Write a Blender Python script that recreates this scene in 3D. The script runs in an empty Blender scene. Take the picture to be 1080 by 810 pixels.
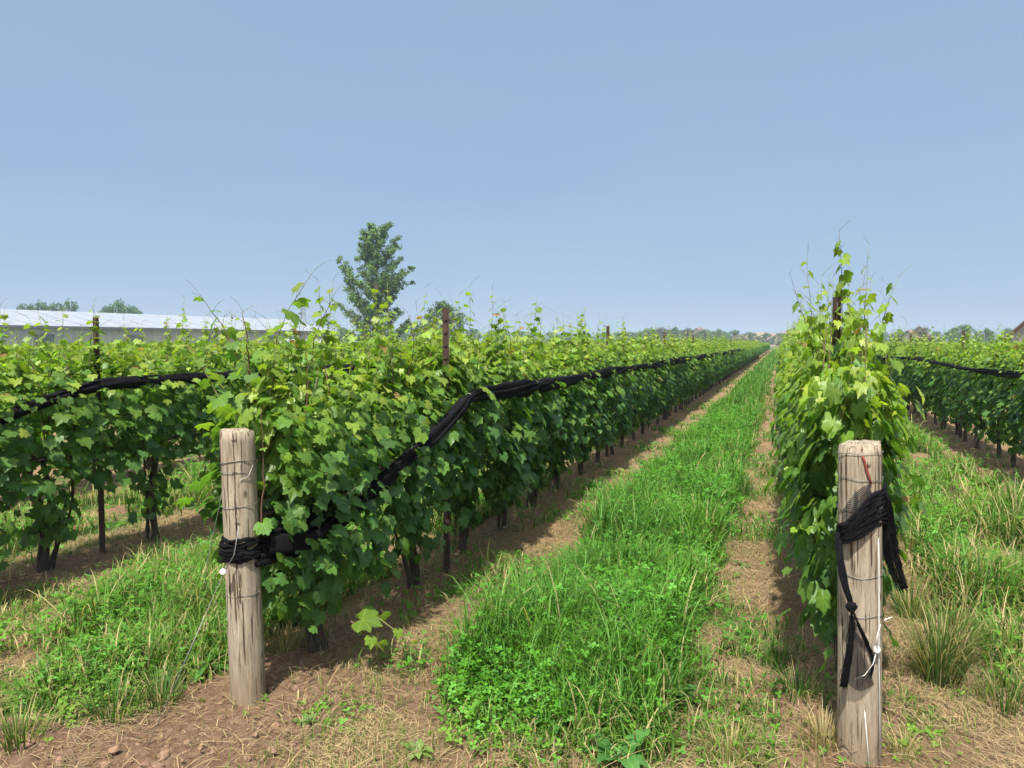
import bpy, math, random
import numpy as np
from mathutils import Vector, Matrix

random.seed(7)
rng = np.random.default_rng(7)
R = math.radians
sc = bpy.context.scene
COL = sc.collection

# ---------------------------------------------------------------- camera
FPX, PITCH, YAW, EYE = 811.0, R(3.04), R(19.2), 1.65
cam = bpy.data.cameras.new('camera')
cam.sensor_width = 36.0
cam.lens = FPX / 1080 * 36
cam.clip_start = 0.05
cam.clip_end = 6000
camo = bpy.data.objects.new('camera', cam)
COL.objects.link(camo)
camo.location = (0, 0, EYE)
camo.rotation_euler = (math.pi / 2 - PITCH, 0, YAW)
sc.camera = camo

# ---------------------------------------------------------------- light
SUN_EL = R(61)
SUN_DIR = Vector((0.03, -1.0, 0.0)).normalized() * math.cos(SUN_EL) + Vector((0, 0, math.sin(SUN_EL)))
w = bpy.data.worlds.new('World')
sc.world = w
w.use_nodes = True
nt = w.node_tree
bg = nt.nodes['Background']
sky = nt.nodes.new('ShaderNodeTexSky')
sky.sky_type = 'NISHITA'
sky.sun_disc = False
sky.sun_elevation = SUN_EL
sky.sun_rotation = math.atan2(SUN_DIR.x, SUN_DIR.y)
sky.altitude = 100
sky.air_density = 1.0
sky.dust_density = 0.7
sky.ozone_density = 3.5
mxs = nt.nodes.new('ShaderNodeMix')        # hazy air evens the sky out
mxs.data_type = 'RGBA'
mxs.inputs[0].default_value = 0.82
nt.links.new(sky.outputs[0], mxs.inputs[6])
tcs = nt.nodes.new('ShaderNodeTexCoord')
nzs = nt.nodes.new('ShaderNodeTexNoise')  # faint unevenness of the haze
nzs.inputs['Scale'].default_value = 2.2
nzs.inputs['Detail'].default_value = 3
mps = nt.nodes.new('ShaderNodeMapping')
mps.inputs['Scale'].default_value = (1, 1, 4)
nt.links.new(tcs.outputs['Generated'], mps.inputs['Vector'])
nt.links.new(mps.outputs[0], nzs.inputs['Vector'])
rps = nt.nodes.new('ShaderNodeValToRGB')
rps.color_ramp.elements[0].position, rps.color_ramp.elements[1].position = 0.3, 0.75
rps.color_ramp.elements[0].color = (1.90, 2.70, 3.98, 1)
rps.color_ramp.elements[1].color = (2.16, 2.93, 4.08, 1)
nt.links.new(nzs.outputs['Fac'], rps.inputs[0])
nt.links.new(rps.outputs[0], mxs.inputs[7])
# broad haze glow round the sun, out of view, added to raise the fill
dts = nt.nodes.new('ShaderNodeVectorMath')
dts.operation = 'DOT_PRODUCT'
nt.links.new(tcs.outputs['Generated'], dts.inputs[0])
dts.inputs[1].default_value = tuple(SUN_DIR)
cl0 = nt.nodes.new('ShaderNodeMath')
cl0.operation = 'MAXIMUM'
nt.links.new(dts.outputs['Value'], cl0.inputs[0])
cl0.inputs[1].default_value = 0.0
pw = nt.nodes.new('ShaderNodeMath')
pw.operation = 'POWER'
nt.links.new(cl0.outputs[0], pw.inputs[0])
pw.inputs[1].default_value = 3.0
fill_glow = nt.nodes.new('ShaderNodeMix')
fill_glow.data_type = 'RGBA'
fill_glow.blend_type = 'ADD'
fill_glow.inputs[0].default_value = 1.0
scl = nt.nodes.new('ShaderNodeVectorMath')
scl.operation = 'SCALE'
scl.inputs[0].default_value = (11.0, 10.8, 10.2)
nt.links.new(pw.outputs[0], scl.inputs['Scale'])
nt.links.new(mxs.outputs[2], fill_glow.inputs[6])
nt.links.new(scl.outputs[0], fill_glow.inputs[7])
nt.links.new(fill_glow.outputs[2], bg.inputs[0])
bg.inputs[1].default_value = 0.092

sl = bpy.data.lights.new('sun', 'SUN')
sl.energy = 4.9
sl.angle = R(1.5)
sl.color = (1.0, 0.95, 0.86)
so = bpy.data.objects.new('sun', sl)
COL.objects.link(so)
so.rotation_euler = SUN_DIR.to_track_quat('Z', 'Y').to_euler()

sc.view_settings.view_transform = 'Standard'
sc.view_settings.look = 'None'
sc.view_settings.gamma = 1.0
sc.view_settings.use_curve_mapping = False
sc.view_settings.exposure = 0.85
sc.render.engine = 'CYCLES'
cy = sc.cycles
cy.max_bounces = 6
cy.diffuse_bounces = 4
cy.glossy_bounces = 2
cy.transmission_bounces = 4
cy.volume_bounces = 1
cy.transparent_max_bounces = 12
cy.use_denoising = True

# ---------------------------------------------------------------- frame helpers
RIGHT = Vector((math.cos(YAW), math.sin(YAW), 0))
FWDH = Vector((-math.sin(YAW), math.cos(YAW), 0))


def ray(px, py):
    v = 405 - py
    return RIGHT * (px - 540) + FWDH * (FPX * math.cos(PITCH) + v * math.sin(PITCH)) + Vector((0, 0, v * math.cos(PITCH) - FPX * math.sin(PITCH)))


def P(px, py, Z):
    """the place Z metres ahead of the viewpoint along the bearing px, py of the survey photo"""
    d = ray(px, py)
    return Vector((0, 0, EYE)) + d * (Z / d.dot(FWDH))


def G(px, py):
    d = ray(px, py)
    return Vector((0, 0, EYE)) + d * (EYE / -d.z)


# ---------------------------------------------------------------- materials
def newmat(name):
    m = bpy.data.materials.new(name)
    m.use_nodes = True
    t = m.node_tree
    return m, t, t.nodes['Principled BSDF'], t.nodes['Material Output']


def N(t, typ, **kw):
    n = t.nodes.new(typ)
    for k, v in kw.items():
        setattr(n, k, v)
    return n


def ramp(t, src, stops):
    r = N(t, 'ShaderNodeValToRGB')
    e = r.color_ramp.elements
    while len(e) < len(stops):
        e.new(0.5)
    for i, (p, c) in enumerate(stops):
        e[i].position = p
        e[i].color = (*c, 1) if len(c) == 3 else c
    t.links.new(src, r.inputs[0])
    return r.outputs[0]


def noise(t, scale, detail=4, rough=0.6, vec=None, dist=0.0):
    n = N(t, 'ShaderNodeTexNoise')
    n.inputs['Scale'].default_value = scale
    n.inputs['Detail'].default_value = detail
    n.inputs['Roughness'].default_value = rough
    n.inputs['Distortion'].default_value = dist
    if vec is not None:
        t.links.new(vec, n.inputs['Vector'])
    return n.outputs['Fac']


def coords(t, scale=(1, 1, 1), kind='Object'):
    c = N(t, 'ShaderNodeTexCoord')
    m = N(t, 'ShaderNodeMapping')
    m.inputs['Scale'].default_value = scale
    t.links.new(c.outputs[kind], m.inputs['Vector'])
    return m.outputs[0]


def math_n(t, op, a, b=None, c=None):
    n = N(t, 'ShaderNodeMath', operation=op)
    for i, v in enumerate((a, b, c)):
        if v is None:
            continue
        if isinstance(v, (int, float)):
            n.inputs[i].default_value = v
        else:
            t.links.new(v, n.inputs[i])
    return n.outputs[0]


def mixc(t, fac, a, b, blend='MIX'):
    n = N(t, 'ShaderNodeMix', data_type='RGBA', blend_type=blend)
    for s, v in ((n.inputs[0], fac), (n.inputs[6], a), (n.inputs[7], b)):
        if isinstance(v, (int, float)):
            s.default_value = v
        elif isinstance(v, tuple):
            s.default_value = (*v, 1)
        else:
            t.links.new(v, s)
    return n.outputs[2]


def bump(t, h, bsdf, strength=0.5, dist=0.02):
    b = N(t, 'ShaderNodeBump')
    b.inputs['Strength'].default_value = strength
    b.inputs['Distance'].default_value = dist
    t.links.new(h, b.inputs['Height'])
    t.links.new(b.outputs[0], bsdf.inputs['Normal'])


def plain(name, col, rough=0.7, metal=0.0, var=0.25, scale=12):
    m, t, b, o = newmat(name)
    f = noise(t, scale, 5, 0.6, coords(t))
    d = tuple(c * (1 - var) for c in col)
    l = tuple(min(1, c * (1 + var)) for c in col)
    t.links.new(ramp(t, f, [(0.3, d), (0.7, l)]), b.inputs['Base Color'])
    b.inputs['Roughness'].default_value = rough
    b.inputs['Metallic'].default_value = metal
    return m


def leafmat(name, trans=0.35, rough=0.45, veins=True, spec=0.4, tint=(1.25, 1.35, 0.55)):
    """a thin leaf: colour of each leaf from its attribute, pale veins, light passing through"""
    m, t, b, o = newmat(name)
    a = N(t, 'ShaderNodeAttribute', attribute_name='col')
    c = a.outputs['Color']
    c = mixc(t, math_n(t, 'MULTIPLY', noise(t, 60, 3, 0.6, coords(t)), 0.5), c, mixc(t, 1.0, c, (0.6, 0.7, 0.6), 'MULTIPLY'))
    if veins:
        sp = ramp(t, noise(t, 95, 2, 0.5, coords(t)), [(0.70, (0, 0, 0)), (0.76, (1, 1, 1))])
        sp2 = ramp(t, noise(t, 7, 2, 0.5, coords(t)), [(0.52, (0, 0, 0)), (0.62, (1, 1, 1))])
        c = mixc(t, math_n(t, 'MULTIPLY', sp, math_n(t, 'MULTIPLY', sp2, 0.75)), c, (0.22, 0.17, 0.06))
        uv = N(t, 'ShaderNodeAttribute', attribute_name='leafuv')
        s = N(t, 'ShaderNodeSeparateXYZ')
        t.links.new(uv.outputs['Vector'], s.inputs[0])
        x, y = s.outputs[0], s.outputs[1]
        best = None
        for th in (0, 0.72, -0.72, 1.55, -1.55):
            e = math_n(t, 'ABSOLUTE', math_n(t, 'SUBTRACT', math_n(t, 'MULTIPLY', x, math.cos(th)), math_n(t, 'MULTIPLY', y, math.sin(th))))
            best = e if best is None else math_n(t, 'MINIMUM', best, e)
        v = N(t, 'ShaderNodeMapRange')
        v.inputs['From Min'].default_value = 0.030
        v.inputs['From Max'].default_value = 0.006
        v.inputs['To Min'].default_value = 0
        v.inputs['To Max'].default_value = 0.55
        t.links.new(best, v.inputs['Value'])
        c = mixc(t, v.outputs[0], c, mixc(t, 1.0, c, (2.0, 1.7, 2.2), 'MULTIPLY'))
    t.links.new(c, b.inputs['Base Color'])
    b.inputs['Roughness'].default_value = rough
    b.inputs['Specular IOR Level'].default_value = spec
    tr = N(t, 'ShaderNodeBsdfTranslucent')
    t.links.new(mixc(t, 1.0, c, tint, 'MULTIPLY'), tr.inputs['Color'])
    mx = N(t, 'ShaderNodeMixShader')
    mx.inputs[0].default_value = trans
    t.links.new(b.outputs[0], mx.inputs[1])
    t.links.new(tr.outputs[0], mx.inputs[2])
    t.links.new(mx.outputs[0], o.inputs['Surface'])
    return m


M = {}
M['leaf'] = leafmat('grape_leaf', 0.48, 0.45, spec=0.45)
M['grass'] = leafmat('grass_blade', 0.38, 0.6, veins=False, spec=0.12)
M['tree_leaf'] = leafmat('tree_leaf', 0.2, 0.6, veins=False, spec=0.2, tint=(1.2, 1.3, 0.6))
M['straw'] = leafmat('dry_straw', 0.15, 0.7, veins=False, spec=0.15, tint=(1, 1, 1))
M['green_stem'] = plain('green_stem', (0.16, 0.17, 0.05), 0.6)
M['brown_cane'] = plain('brown_cane', (0.10, 0.055, 0.03), 0.7)
M['wire'] = plain('galvanised_wire', (0.22, 0.21, 0.20), 0.45, 0.6)
M['white_wire'] = plain('white_wire', (0.60, 0.60, 0.57), 0.45)
M['white_plastic'] = plain('white_plastic', (0.36, 0.36, 0.34), 0.5, 0, 0.05)
M['red_string'] = plain('red_string', (0.20, 0.035, 0.025), 0.9)


def mk_bark():
    m, t, b, o = newmat('vine_bark')
    v = coords(t, (14, 14, 2.2))
    f = noise(t, 4, 8, 0.7, v, 0.6)
    t.links.new(ramp(t, f, [(0.3, (0.018, 0.012, 0.009)), (0.52, (0.07, 0.045, 0.032)), (0.75, (0.16, 0.115, 0.085))]), b.inputs['Base Color'])
    b.inputs['Roughness'].default_value = 0.9
    bump(t, f, b, 0.9, 0.02)
    return m


def mk_wood():
    m, t, b, o = newmat('weathered_wood')
    v = coords(t, (9, 9, 0.9))
    f = noise(t, 7, 9, 0.72, v, 0.35)
    fine = noise(t, 30, 5, 0.7, coords(t, (9, 9, 0.5)))
    big = noise(t, 3.0, 3, 0.5, coords(t, (1.5, 1.5, 1.0)))
    base = ramp(t, f, [(0.25, (0.17, 0.12, 0.075)), (0.45, (0.30, 0.25, 0.185)), (0.6, (0.42, 0.36, 0.275)), (0.8, (0.53, 0.47, 0.375))])
    base = mixc(t, math_n(t, 'MULTIPLY', big, 0.7), base, mixc(t, 1.0, base, (0.74, 0.68, 0.60), 'MULTIPLY'))
    # thin dark drying cracks down the grain
    crack = noise(t, 11, 4, 0.5, coords(t, (8, 8, 0.28)), 0.2)
    cm = ramp(t, crack, [(0.375, (0, 0, 0)), (0.41, (1, 1, 1))])
    base = mixc(t, cm, mixc(t, 1.0, base, (0.26, 0.21, 0.17), 'MULTIPLY'), base)
    # knots
    vo = N(t, 'ShaderNodeTexVoronoi')
    vo.inputs['Scale'].default_value = 4.2
    t.links.new(coords(t, (2, 2, 1)), vo.inputs['Vector'])
    kn = ramp(t, vo.outputs['Distance'], [(0.03, (0.35, 0.28, 0.2)), (0.10, (1, 1, 1))])
    base = mixc(t, 1.0, base, kn, 'MULTIPLY')
    # earth splashed on the foot of the post
    g = N(t, 'ShaderNodeSeparateXYZ')
    t.links.new(coords(t), g.inputs[0])
    mud = N(t, 'ShaderNodeMapRange')
    mud.inputs['From Min'].default_value = 0.32
    mud.inputs['From Max'].default_value = 0.0
    t.links.new(math_n(t, 'ADD', g.outputs[2], math_n(t, 'MULTIPLY', big, 0.12)), mud.inputs['Value'])
    base = mixc(t, math_n(t, 'MULTIPLY', mud.outputs[0], 0.75), base, (0.20, 0.13, 0.08))
    t.links.new(base, b.inputs['Base Color'])
    b.inputs['Roughness'].default_value = 0.85
    b.inputs['Specular IOR Level'].default_value = 0.2
    hh = math_n(t, 'ADD', math_n(t, 'ADD', f, math_n(t, 'MULTIPLY', fine, 0.5)), cm)
    bump(t, hh, b, 0.8, 0.008)
    return m


def mk_net():
    m, t, b, o = newmat('black_netting')
    f = noise(t, 14, 6, 0.75, coords(t, (6, 1.2, 6)))
    t.links.new(ramp(t, f, [(0.3, (0.002, 0.002, 0.003)), (0.6, (0.006, 0.006, 0.008)), (0.8, (0.020, 0.020, 0.025))]), b.inputs['Base Color'])
    b.inputs['Roughness'].default_value = 0.75
    b.inputs['Specular IOR Level'].default_value = 0.15
    bump(t, f, b, 0.8, 0.02)
    return m


def mk_netweb():
    """open mesh: threads opaque, holes clear"""
    m, t, b, o = newmat('open_net_mesh')
    b.inputs['Base Color'].default_value = (0.008, 0.008, 0.010, 1)
    b.inputs['Roughness'].default_value = 0.6
    uv = N(t, 'ShaderNodeAttribute', attribute_name='leafuv')
    s = N(t, 'ShaderNodeSeparateXYZ')
    t.links.new(uv.outputs['Vector'], s.inputs[0])
    k = 1 / 0.006
    a = math_n(t, 'FRACT', math_n(t, 'MULTIPLY', math_n(t, 'ADD', s.outputs[0], s.outputs[1]), k))
    c = math_n(t, 'FRACT', math_n(t, 'MULTIPLY', math_n(t, 'SUBTRACT', s.outputs[0], s.outputs[1]), k))
    mn = math_n(t, 'LESS_THAN', math_n(t, 'MINIMUM', a, c), 0.42)
    tr = N(t, 'ShaderNodeBsdfTransparent')
    mx = N(t, 'ShaderNodeMixShader')
    t.links.new(mn, mx.inputs[0])
    t.links.new(tr.outputs[0], mx.inputs[1])
    t.links.new(b.outputs[0], mx.inputs[2])
    t.links.new(mx.outputs[0], o.inputs['Surface'])
    return m


def mk_rust():
    m, t, b, o = newmat('rusty_steel')
    f = noise(t, 9, 7, 0.7, coords(t, (5, 5, 1.2)))
    t.links.new(ramp(t, f, [(0.3, (0.016, 0.009, 0.007)), (0.55, (0.045, 0.021, 0.014)), (0.8, (0.11, 0.055, 0.035))]), b.inputs['Base Color'])
    b.inputs['Roughness'].default_value = 0.8
    bump(t, f, b, 0.5, 0.005)
    return m


def mk_ground():
    m, t, b, o = newmat('vineyard_soil')
    c = coords(t)
    n1 = noise(t, 1.3, 5, 0.6, c)
    n2 = noise(t, 28, 8, 0.75, c, 0.4)
    n3 = noise(t, 130, 4, 0.7, c)
    dirt = ramp(t, n2, [(0.28, (0.10, 0.055, 0.034)), (0.5, (0.24, 0.145, 0.09)), (0.72, (0.37, 0.25, 0.165))])
    # thatch of dead grass: short fibres in two directions
    s1 = noise(t, 40, 6, 0.8, coords(t, (5, 0.7, 1)), 1.6)
    s2 = noise(t, 40, 6, 0.8, coords(t, (0.8, 4.5, 1)), 1.6)
    fib = math_n(t, 'MAXIMUM', s1, s2)
    thatch = ramp(t, fib, [(0.42, (0.13, 0.075, 0.04)), (0.58, (0.32, 0.215, 0.12)), (0.72, (0.54, 0.40, 0.23))])
    a = N(t, 'ShaderNodeAttribute', attribute_name='zone')
    s = N(t, 'ShaderNodeSeparateColor')
    t.links.new(a.outputs['Color'], s.inputs[0])
    base = mixc(t, ramp(t, math_n(t, 'ADD', s.outputs[0], math_n(t, 'MULTIPLY', math_n(t, 'SUBTRACT', n2, 0.5), 1.2)), [(0.35, (0, 0, 0)), (0.65, (1, 1, 1))]), dirt, thatch)
    green = ramp(t, n2, [(0.3, (0.028, 0.055, 0.012)), (0.6, (0.075, 0.14, 0.03)), (0.8, (0.16, 0.20, 0.06))])
    base = mixc(t, ramp(t, math_n(t, 'ADD', s.outputs[1], math_n(t, 'MULTIPLY', math_n(t, 'SUBTRACT', n2, 0.5), 0.9)), [(0.4, (0, 0, 0)), (0.65, (1, 1, 1))]), base, green)
    t.links.new(base, b.inputs['Base Color'])
    b.inputs['Roughness'].default_value = 0.95
    b.inputs['Specular IOR Level'].default_value = 0.1
    bump(t, math_n(t, 'ADD', math_n(t, 'ADD', n2, math_n(t, 'MULTIPLY', n3, 0.4)), math_n(t, 'MULTIPLY', fib, 0.6)), b, 0.9, 0.03)
    return m


M['bark'], M['wood'], M['net'], M['web'], M['rust'], M['ground'] = mk_bark(), mk_wood(), mk_net(), mk_netweb(), mk_rust(), mk_ground()
M['tree_bark'] = plain('tree_bark', (0.13, 0.11, 0.09), 0.9)
M['roof_white'] = plain('white_greenhouse_roof', (0.25, 0.27, 0.30), 0.5, 0, 0.14, 0.6)
M['wall_grey'] = plain('grey_corrugated_wall', (0.40, 0.38, 0.35), 0.6, 0, 0.15, 0.5)
M['dark_grey'] = plain('dark_gutter', (0.13, 0.135, 0.14), 0.6)
M['steel'] = plain('pylon_steel', (0.28, 0.29, 0.30), 0.5, 0.3)
M['roof_brown'] = plain('brown_shingle_roof', (0.17, 0.10, 0.075), 0.85, 0, 0.25, 2)
M['roof_red'] = plain('red_tiled_roof', (0.19, 0.115, 0.085), 0.85, 0, 0.2, 1)
M['wall_pale'] = plain('pale_house_wall', (0.30, 0.27, 0.24), 0.8, 0, 0.1, 1)
M['glass'] = plain('window_glass', (0.04, 0.05, 0.06), 0.15)
M['earth'] = plain('bare_clay_slope', (0.24, 0.16, 0.11), 0.95, 0, 0.3, 0.08)
M['clod'] = plain('soil_clod', (0.19, 0.115, 0.072), 0.95, 0, 0.35, 30)


# ---------------------------------------------------------------- object helpers
def tag(o, label=None, cat=None, group=None, kind=None):
    for k, v in (('label', label), ('category', cat), ('group', group), ('kind', kind)):
        if v:
            o[k] = v
    return o


def thing(name, label, cat, loc=(0, 0, 0), group=None):
    o = bpy.data.objects.new(name, None)
    o.empty_display_size = 0.1
    COL.objects.link(o)
    o.location = loc
    return tag(o, label, cat, group)


def link(name, me, parent=None):
    o = bpy.data.objects.new(name, me)
    COL.objects.link(o)
    if parent is not None:
        o.parent = parent
    return o


class Geo:
    """collects triangles with colour, leaf coordinates and material slot"""

    def __init__(s):
        s.V, s.F, s.C, s.U, s.Mi, s.n = [], [], [], [], [], 0

    def add(s, V, F, col=(0.5, 0.5, 0.5), uv=None, mi=0):
        V = np.asarray(V, dtype=np.float64).reshape(-1, 3)
        F = np.asarray(F, dtype=np.int64).reshape(-1, 3)
        s.V.append(V)
        s.F.append(F + s.n)
        c = np.asarray(col, dtype=np.float64)
        s.C.append(np.tile(c, (len(V), 1)) if c.ndim == 1 else c)
        s.U.append(np.zeros((len(V), 3)) if uv is None else uv)
        s.Mi.append(np.full(len(F), mi))
        s.n += len(V)

    def tube(s, pts, rad, sides=6, col=(0.5, 0.5, 0.5), mi=0, rough=0.0, flat=1.0, fold=None, caps=True):
        pts = [Vector(p) for p in pts]
        n = len(pts)
        if not hasattr(rad, '__len__'):
            rad = [rad] * n
        V, F = [], []
        up = Vector((0.123, 0.2, 1)).normalized()
        for i, p in enumerate(pts):
            d = (pts[min(i + 1, n - 1)] - pts[max(i - 1, 0)]).normalized()
            ref = up if abs(d.dot(up)) < 0.93 else Vector((1, 0, 0))
            a = d.cross(ref).normalized()
            b2 = a.cross(d).normalized()
            for k in range(sides):
                th = 2 * math.pi * k / sides
                r = rad[i] * (1 + random.uniform(-rough, rough))
                if fold is not None:
                    r *= fold(i, k)
                V.append(p + a * (r * math.cos(th) * flat) + b2 * (r * math.sin(th)))
        for i in range(n - 1):
            for k in range(sides):
                k2 = (k + 1) % sides
                q = (i * sides + k, i * sides + k2, (i + 1) * sides + k2, (i + 1) * sides + k)
                F += [(q[0], q[1], q[2]), (q[0], q[2], q[3])]
        if caps:
            for base, ci, fl in ((0, pts[0], 1), ((n - 1) * sides, pts[-1], 0)):
                V.append(ci)
                m = len(V) - 1
                for k in range(sides):
                    k2 = (k + 1) % sides
                    F.append((m, base + k2, base + k) if fl else (m, base + k, base + k2))
        s.add([tuple(v) for v in V], F, col, None, mi)

    def box(s, lo, hi, col=(0.5, 0.5, 0.5), mi=0):
        x0, y0, z0 = lo
        x1, y1, z1 = hi
        V = [(x0, y0, z0), (x1, y0, z0), (x1, y1, z0), (x0, y1, z0), (x0, y0, z1), (x1, y0, z1), (x1, y1, z1), (x0, y1, z1)]
        Q = [(0, 3, 2, 1), (4, 5, 6, 7), (0, 1, 5, 4), (1, 2, 6, 5), (2, 3, 7, 6), (3, 0, 4, 7)]
        F = []
        for q in Q:
            F += [(q[0], q[1], q[2]), (q[0], q[2], q[3])]
        s.add(V, F, col, None, mi)

    def scatter(s, temps, pos, rot, scale, col, mi=0):
        """temps: list of (V, F, UV, shade) templates"""
        N_ = len(pos)
        ti = rng.integers(0, len(temps), N_)
        scale = np.asarray(scale)
        if scale.ndim == 1:
            scale = np.repeat(scale[:, None], 3, 1)
        for k, tp in enumerate(temps):
            m = np.nonzero(ti == k)[0]
            if not len(m):
                continue
            tv, tf, tu = tp[:3]
            A = tv[None] * scale[m][:, None, :]
            A = np.einsum('nij,nvj->nvi', rot[m], A) + pos[m][:, None, :]
            nv = len(tv)
            F = tf[None] + (np.arange(len(m)) * nv)[:, None, None]
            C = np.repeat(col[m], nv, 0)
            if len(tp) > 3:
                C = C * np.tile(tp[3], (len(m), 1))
            s.add(A.reshape(-1, 3), F.reshape(-1, 3), C, np.tile(tu, (len(m), 1)), mi)

    def mesh(s, name, mats, smooth=True):
        V = np.concatenate(s.V)
        F = np.concatenate(s.F)
        C = np.clip(np.concatenate(s.C), 0, 1)
        U = np.concatenate(s.U)
        Mi = np.concatenate(s.Mi)
        me = bpy.data.meshes.new(name)
        me.vertices.add(len(V))
        me.vertices.foreach_set('co', V.astype(np.float32).ravel())
        me.loops.add(len(F) * 3)
        me.loops.foreach_set('vertex_index', F.astype(np.int32).ravel())
        me.polygons.add(len(F))
        me.polygons.foreach_set('loop_start', np.arange(0, len(F) * 3, 3, dtype=np.int32))
        me.polygons.foreach_set('loop_total', np.full(len(F), 3, dtype=np.int32))
        me.polygons.foreach_set('material_index', Mi.astype(np.int32))
        me.polygons.foreach_set('use_smooth', np.full(len(F), smooth))
        a = me.attributes.new('col', 'FLOAT_COLOR', 'POINT')
        a.data.foreach_set('color', np.hstack([C, np.ones((len(C), 1))]).astype(np.float32).ravel())
        a = me.attributes.new('leafuv', 'FLOAT_VECTOR', 'POINT')
        a.data.foreach_set('vector', U.astype(np.float32).ravel())
        for mm in (mats if isinstance(mats, (list, tuple)) else [mats]):
            me.materials.append(mm)
        me.update(calc_edges=True)
        me.validate()
        return me

    def obj(s, name, mats, parent=None, smooth=True):
        return link(name, s.mesh(name, mats, smooth), parent)


def unit(a):
    return a / np.maximum(np.linalg.norm(a, axis=-1, keepdims=True), 1e-9)


def frames(nrm, d):
    """rotation matrices with local Z = nrm and local Y as near d as possible"""
    nrm = unit(nrm)
    d = unit(d - nrm * np.sum(d * nrm, -1, keepdims=True))
    x = np.cross(d, nrm)
    return np.stack([x, d, nrm], -1)


def yawrot(yaw, tiltx=None):
    c, s_ = np.cos(yaw), np.sin(yaw)
    z = np.zeros_like(c)
    o = np.ones_like(c)
    Rz = np.stack([np.stack([c, -s_, z], -1), np.stack([s_, c, z], -1), np.stack([z, z, o], -1)], -2)
    if tiltx is None:
        return Rz
    c, s_ = np.cos(tiltx), np.sin(tiltx)
    Rx = np.stack([np.stack([o, z, z], -1), np.stack([z, c, -s_], -1), np.stack([z, s_, c], -1)], -2)
    return Rz @ Rx


_lat = rng.random((256, 256))


def vnoise(x, y):
    x = np.asarray(x, float)
    y = np.asarray(y, float)
    xi, yi = np.floor(x).astype(int), np.floor(y).astype(int)
    fx, fy = x - xi, y - yi
    fx, fy = fx * fx * (3 - 2 * fx), fy * fy * (3 - 2 * fy)
    g = lambda a, b: _lat[a % 256, b % 256]
    return (g(xi, yi) * (1 - fx) + g(xi + 1, yi) * fx) * (1 - fy) + (g(xi, yi + 1) * (1 - fx) + g(xi + 1, yi + 1) * fx) * fy


def fbm(x, y, o=4):
    s_, a = 0, 0.5
    for k in range(o):
        s_ = s_ + a * vnoise(x * 2 ** k + 17 * k, y * 2 ** k + 5 * k)
        a /= 2
    return s_ / (1 - 0.5 ** o)


# ---------------------------------------------------------------- leaf and blade templates
def grape_leaf(seed, simple=False):
    r_ = np.random.default_rng(seed)
    # outline in polar form round the petiole junction, 0 = tip direction
    ctl = [(0, 1.0), (13, .80), (24, .76), (31, .68), (40, .82), (50, .90), (62, .80), (75, .67), (90, .76), (104, .72), (122, .66), (142, .60), (158, .48), (173, .14)]
    if simple:
        ctl = [(0, 1.0), (30, .68), (46, .88), (76, .68), (100, .74), (145, .56), (172, .14)]
    pts = [(a, r * (1 + r_.uniform(-.07, .07))) for a, r in ctl]
    pts += [(-a, r * (1 + r_.uniform(-.07, .07))) for a, r in ctl[1:]][::-1]
    V = [(0, 0, 0)]
    cup, fold, wav = r_.uniform(-.12, .30), r_.uniform(.0, .24), r_.uniform(.01, .05)
    ph = r_.uniform(0, 6)
    for a, r in pts:
        x, y = r * math.sin(R(a)), r * math.cos(R(a))
        z = fold * abs(x) - cup * r * r - 0.22 * max(0, y) ** 2 + wav * math.sin(R(a) * 5 + ph)
        V.append((x * .62, y * .62, z * .62))
    n = len(pts)
    F = [(0, 1 + (i + 1) % n, 1 + i) for i in range(n) if not (len(ctl) - 1 == i)]
    V = np.array(V)
    U = V.copy() / .62
    U[:, 2] = 0
    return V, np.array(F), U


GL = [grape_leaf(i) for i in range(10)]
GLS = [grape_leaf(50 + i, True) for i in range(6)]


def blade(seed, segs=4, lean=0.5):
    """grass blade one unit tall, unit wide scale 1 on x"""
    r_ = np.random.default_rng(seed)
    V, F = [], []
    ln = lean * r_.uniform(.3, 1.3)
    for i in range(segs):
        t = i / segs
        wd = (1 - t ** 1.8) * .5
        y = ln * t ** 2.2
        z = t * (1 - .30 * ln * t * t)
        V += [(-wd, y, z), (wd, y, z)]
    V.append((0, ln, 1 - .42 * ln))
    for i in range(segs - 1):
        a = 2 * i
        F += [(a, a + 1, a + 3), (a, a + 3, a + 2)]
    F.append((2 * segs - 2, 2 * segs - 1, 2 * segs))
    V = np.array(V, float)
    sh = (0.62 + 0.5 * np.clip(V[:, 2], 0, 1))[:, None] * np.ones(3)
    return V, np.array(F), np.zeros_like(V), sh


BL = [blade(i, 5, .55) for i in range(8)]
BLA = [blade(20 + i, 6, 1.25) for i in range(6)]     # arching
BLF = [blade(40 + i, 2, .5) for i in range(5)]       # far


def clover(seed):
    r_ = np.random.default_rng(seed)
    V, F = [], []
    for k in range(3):
        th = 2 * math.pi * k / 3 + r_.uniform(-.15, .15)
        up = r_.uniform(-.1, .3)
        b = len(V)
        for (x, y) in ((0, 0), (.32, .35), (.36, .75), (0, 1.0), (-.36, .75), (-.32, .35)):
            z = up * y + .25 * abs(x)
            V.append((x * math.cos(th) - y * math.sin(th), x * math.sin(th) + y * math.cos(th), z))
        F += [(b, b + 1, b + 2), (b, b + 2, b + 3), (b, b + 3, b + 4), (b, b + 4, b + 5)]
    return np.array(V, float), np.array(F), np.zeros((len(V), 3))


CLO = [clover(i) for i in range(6)]


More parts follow.
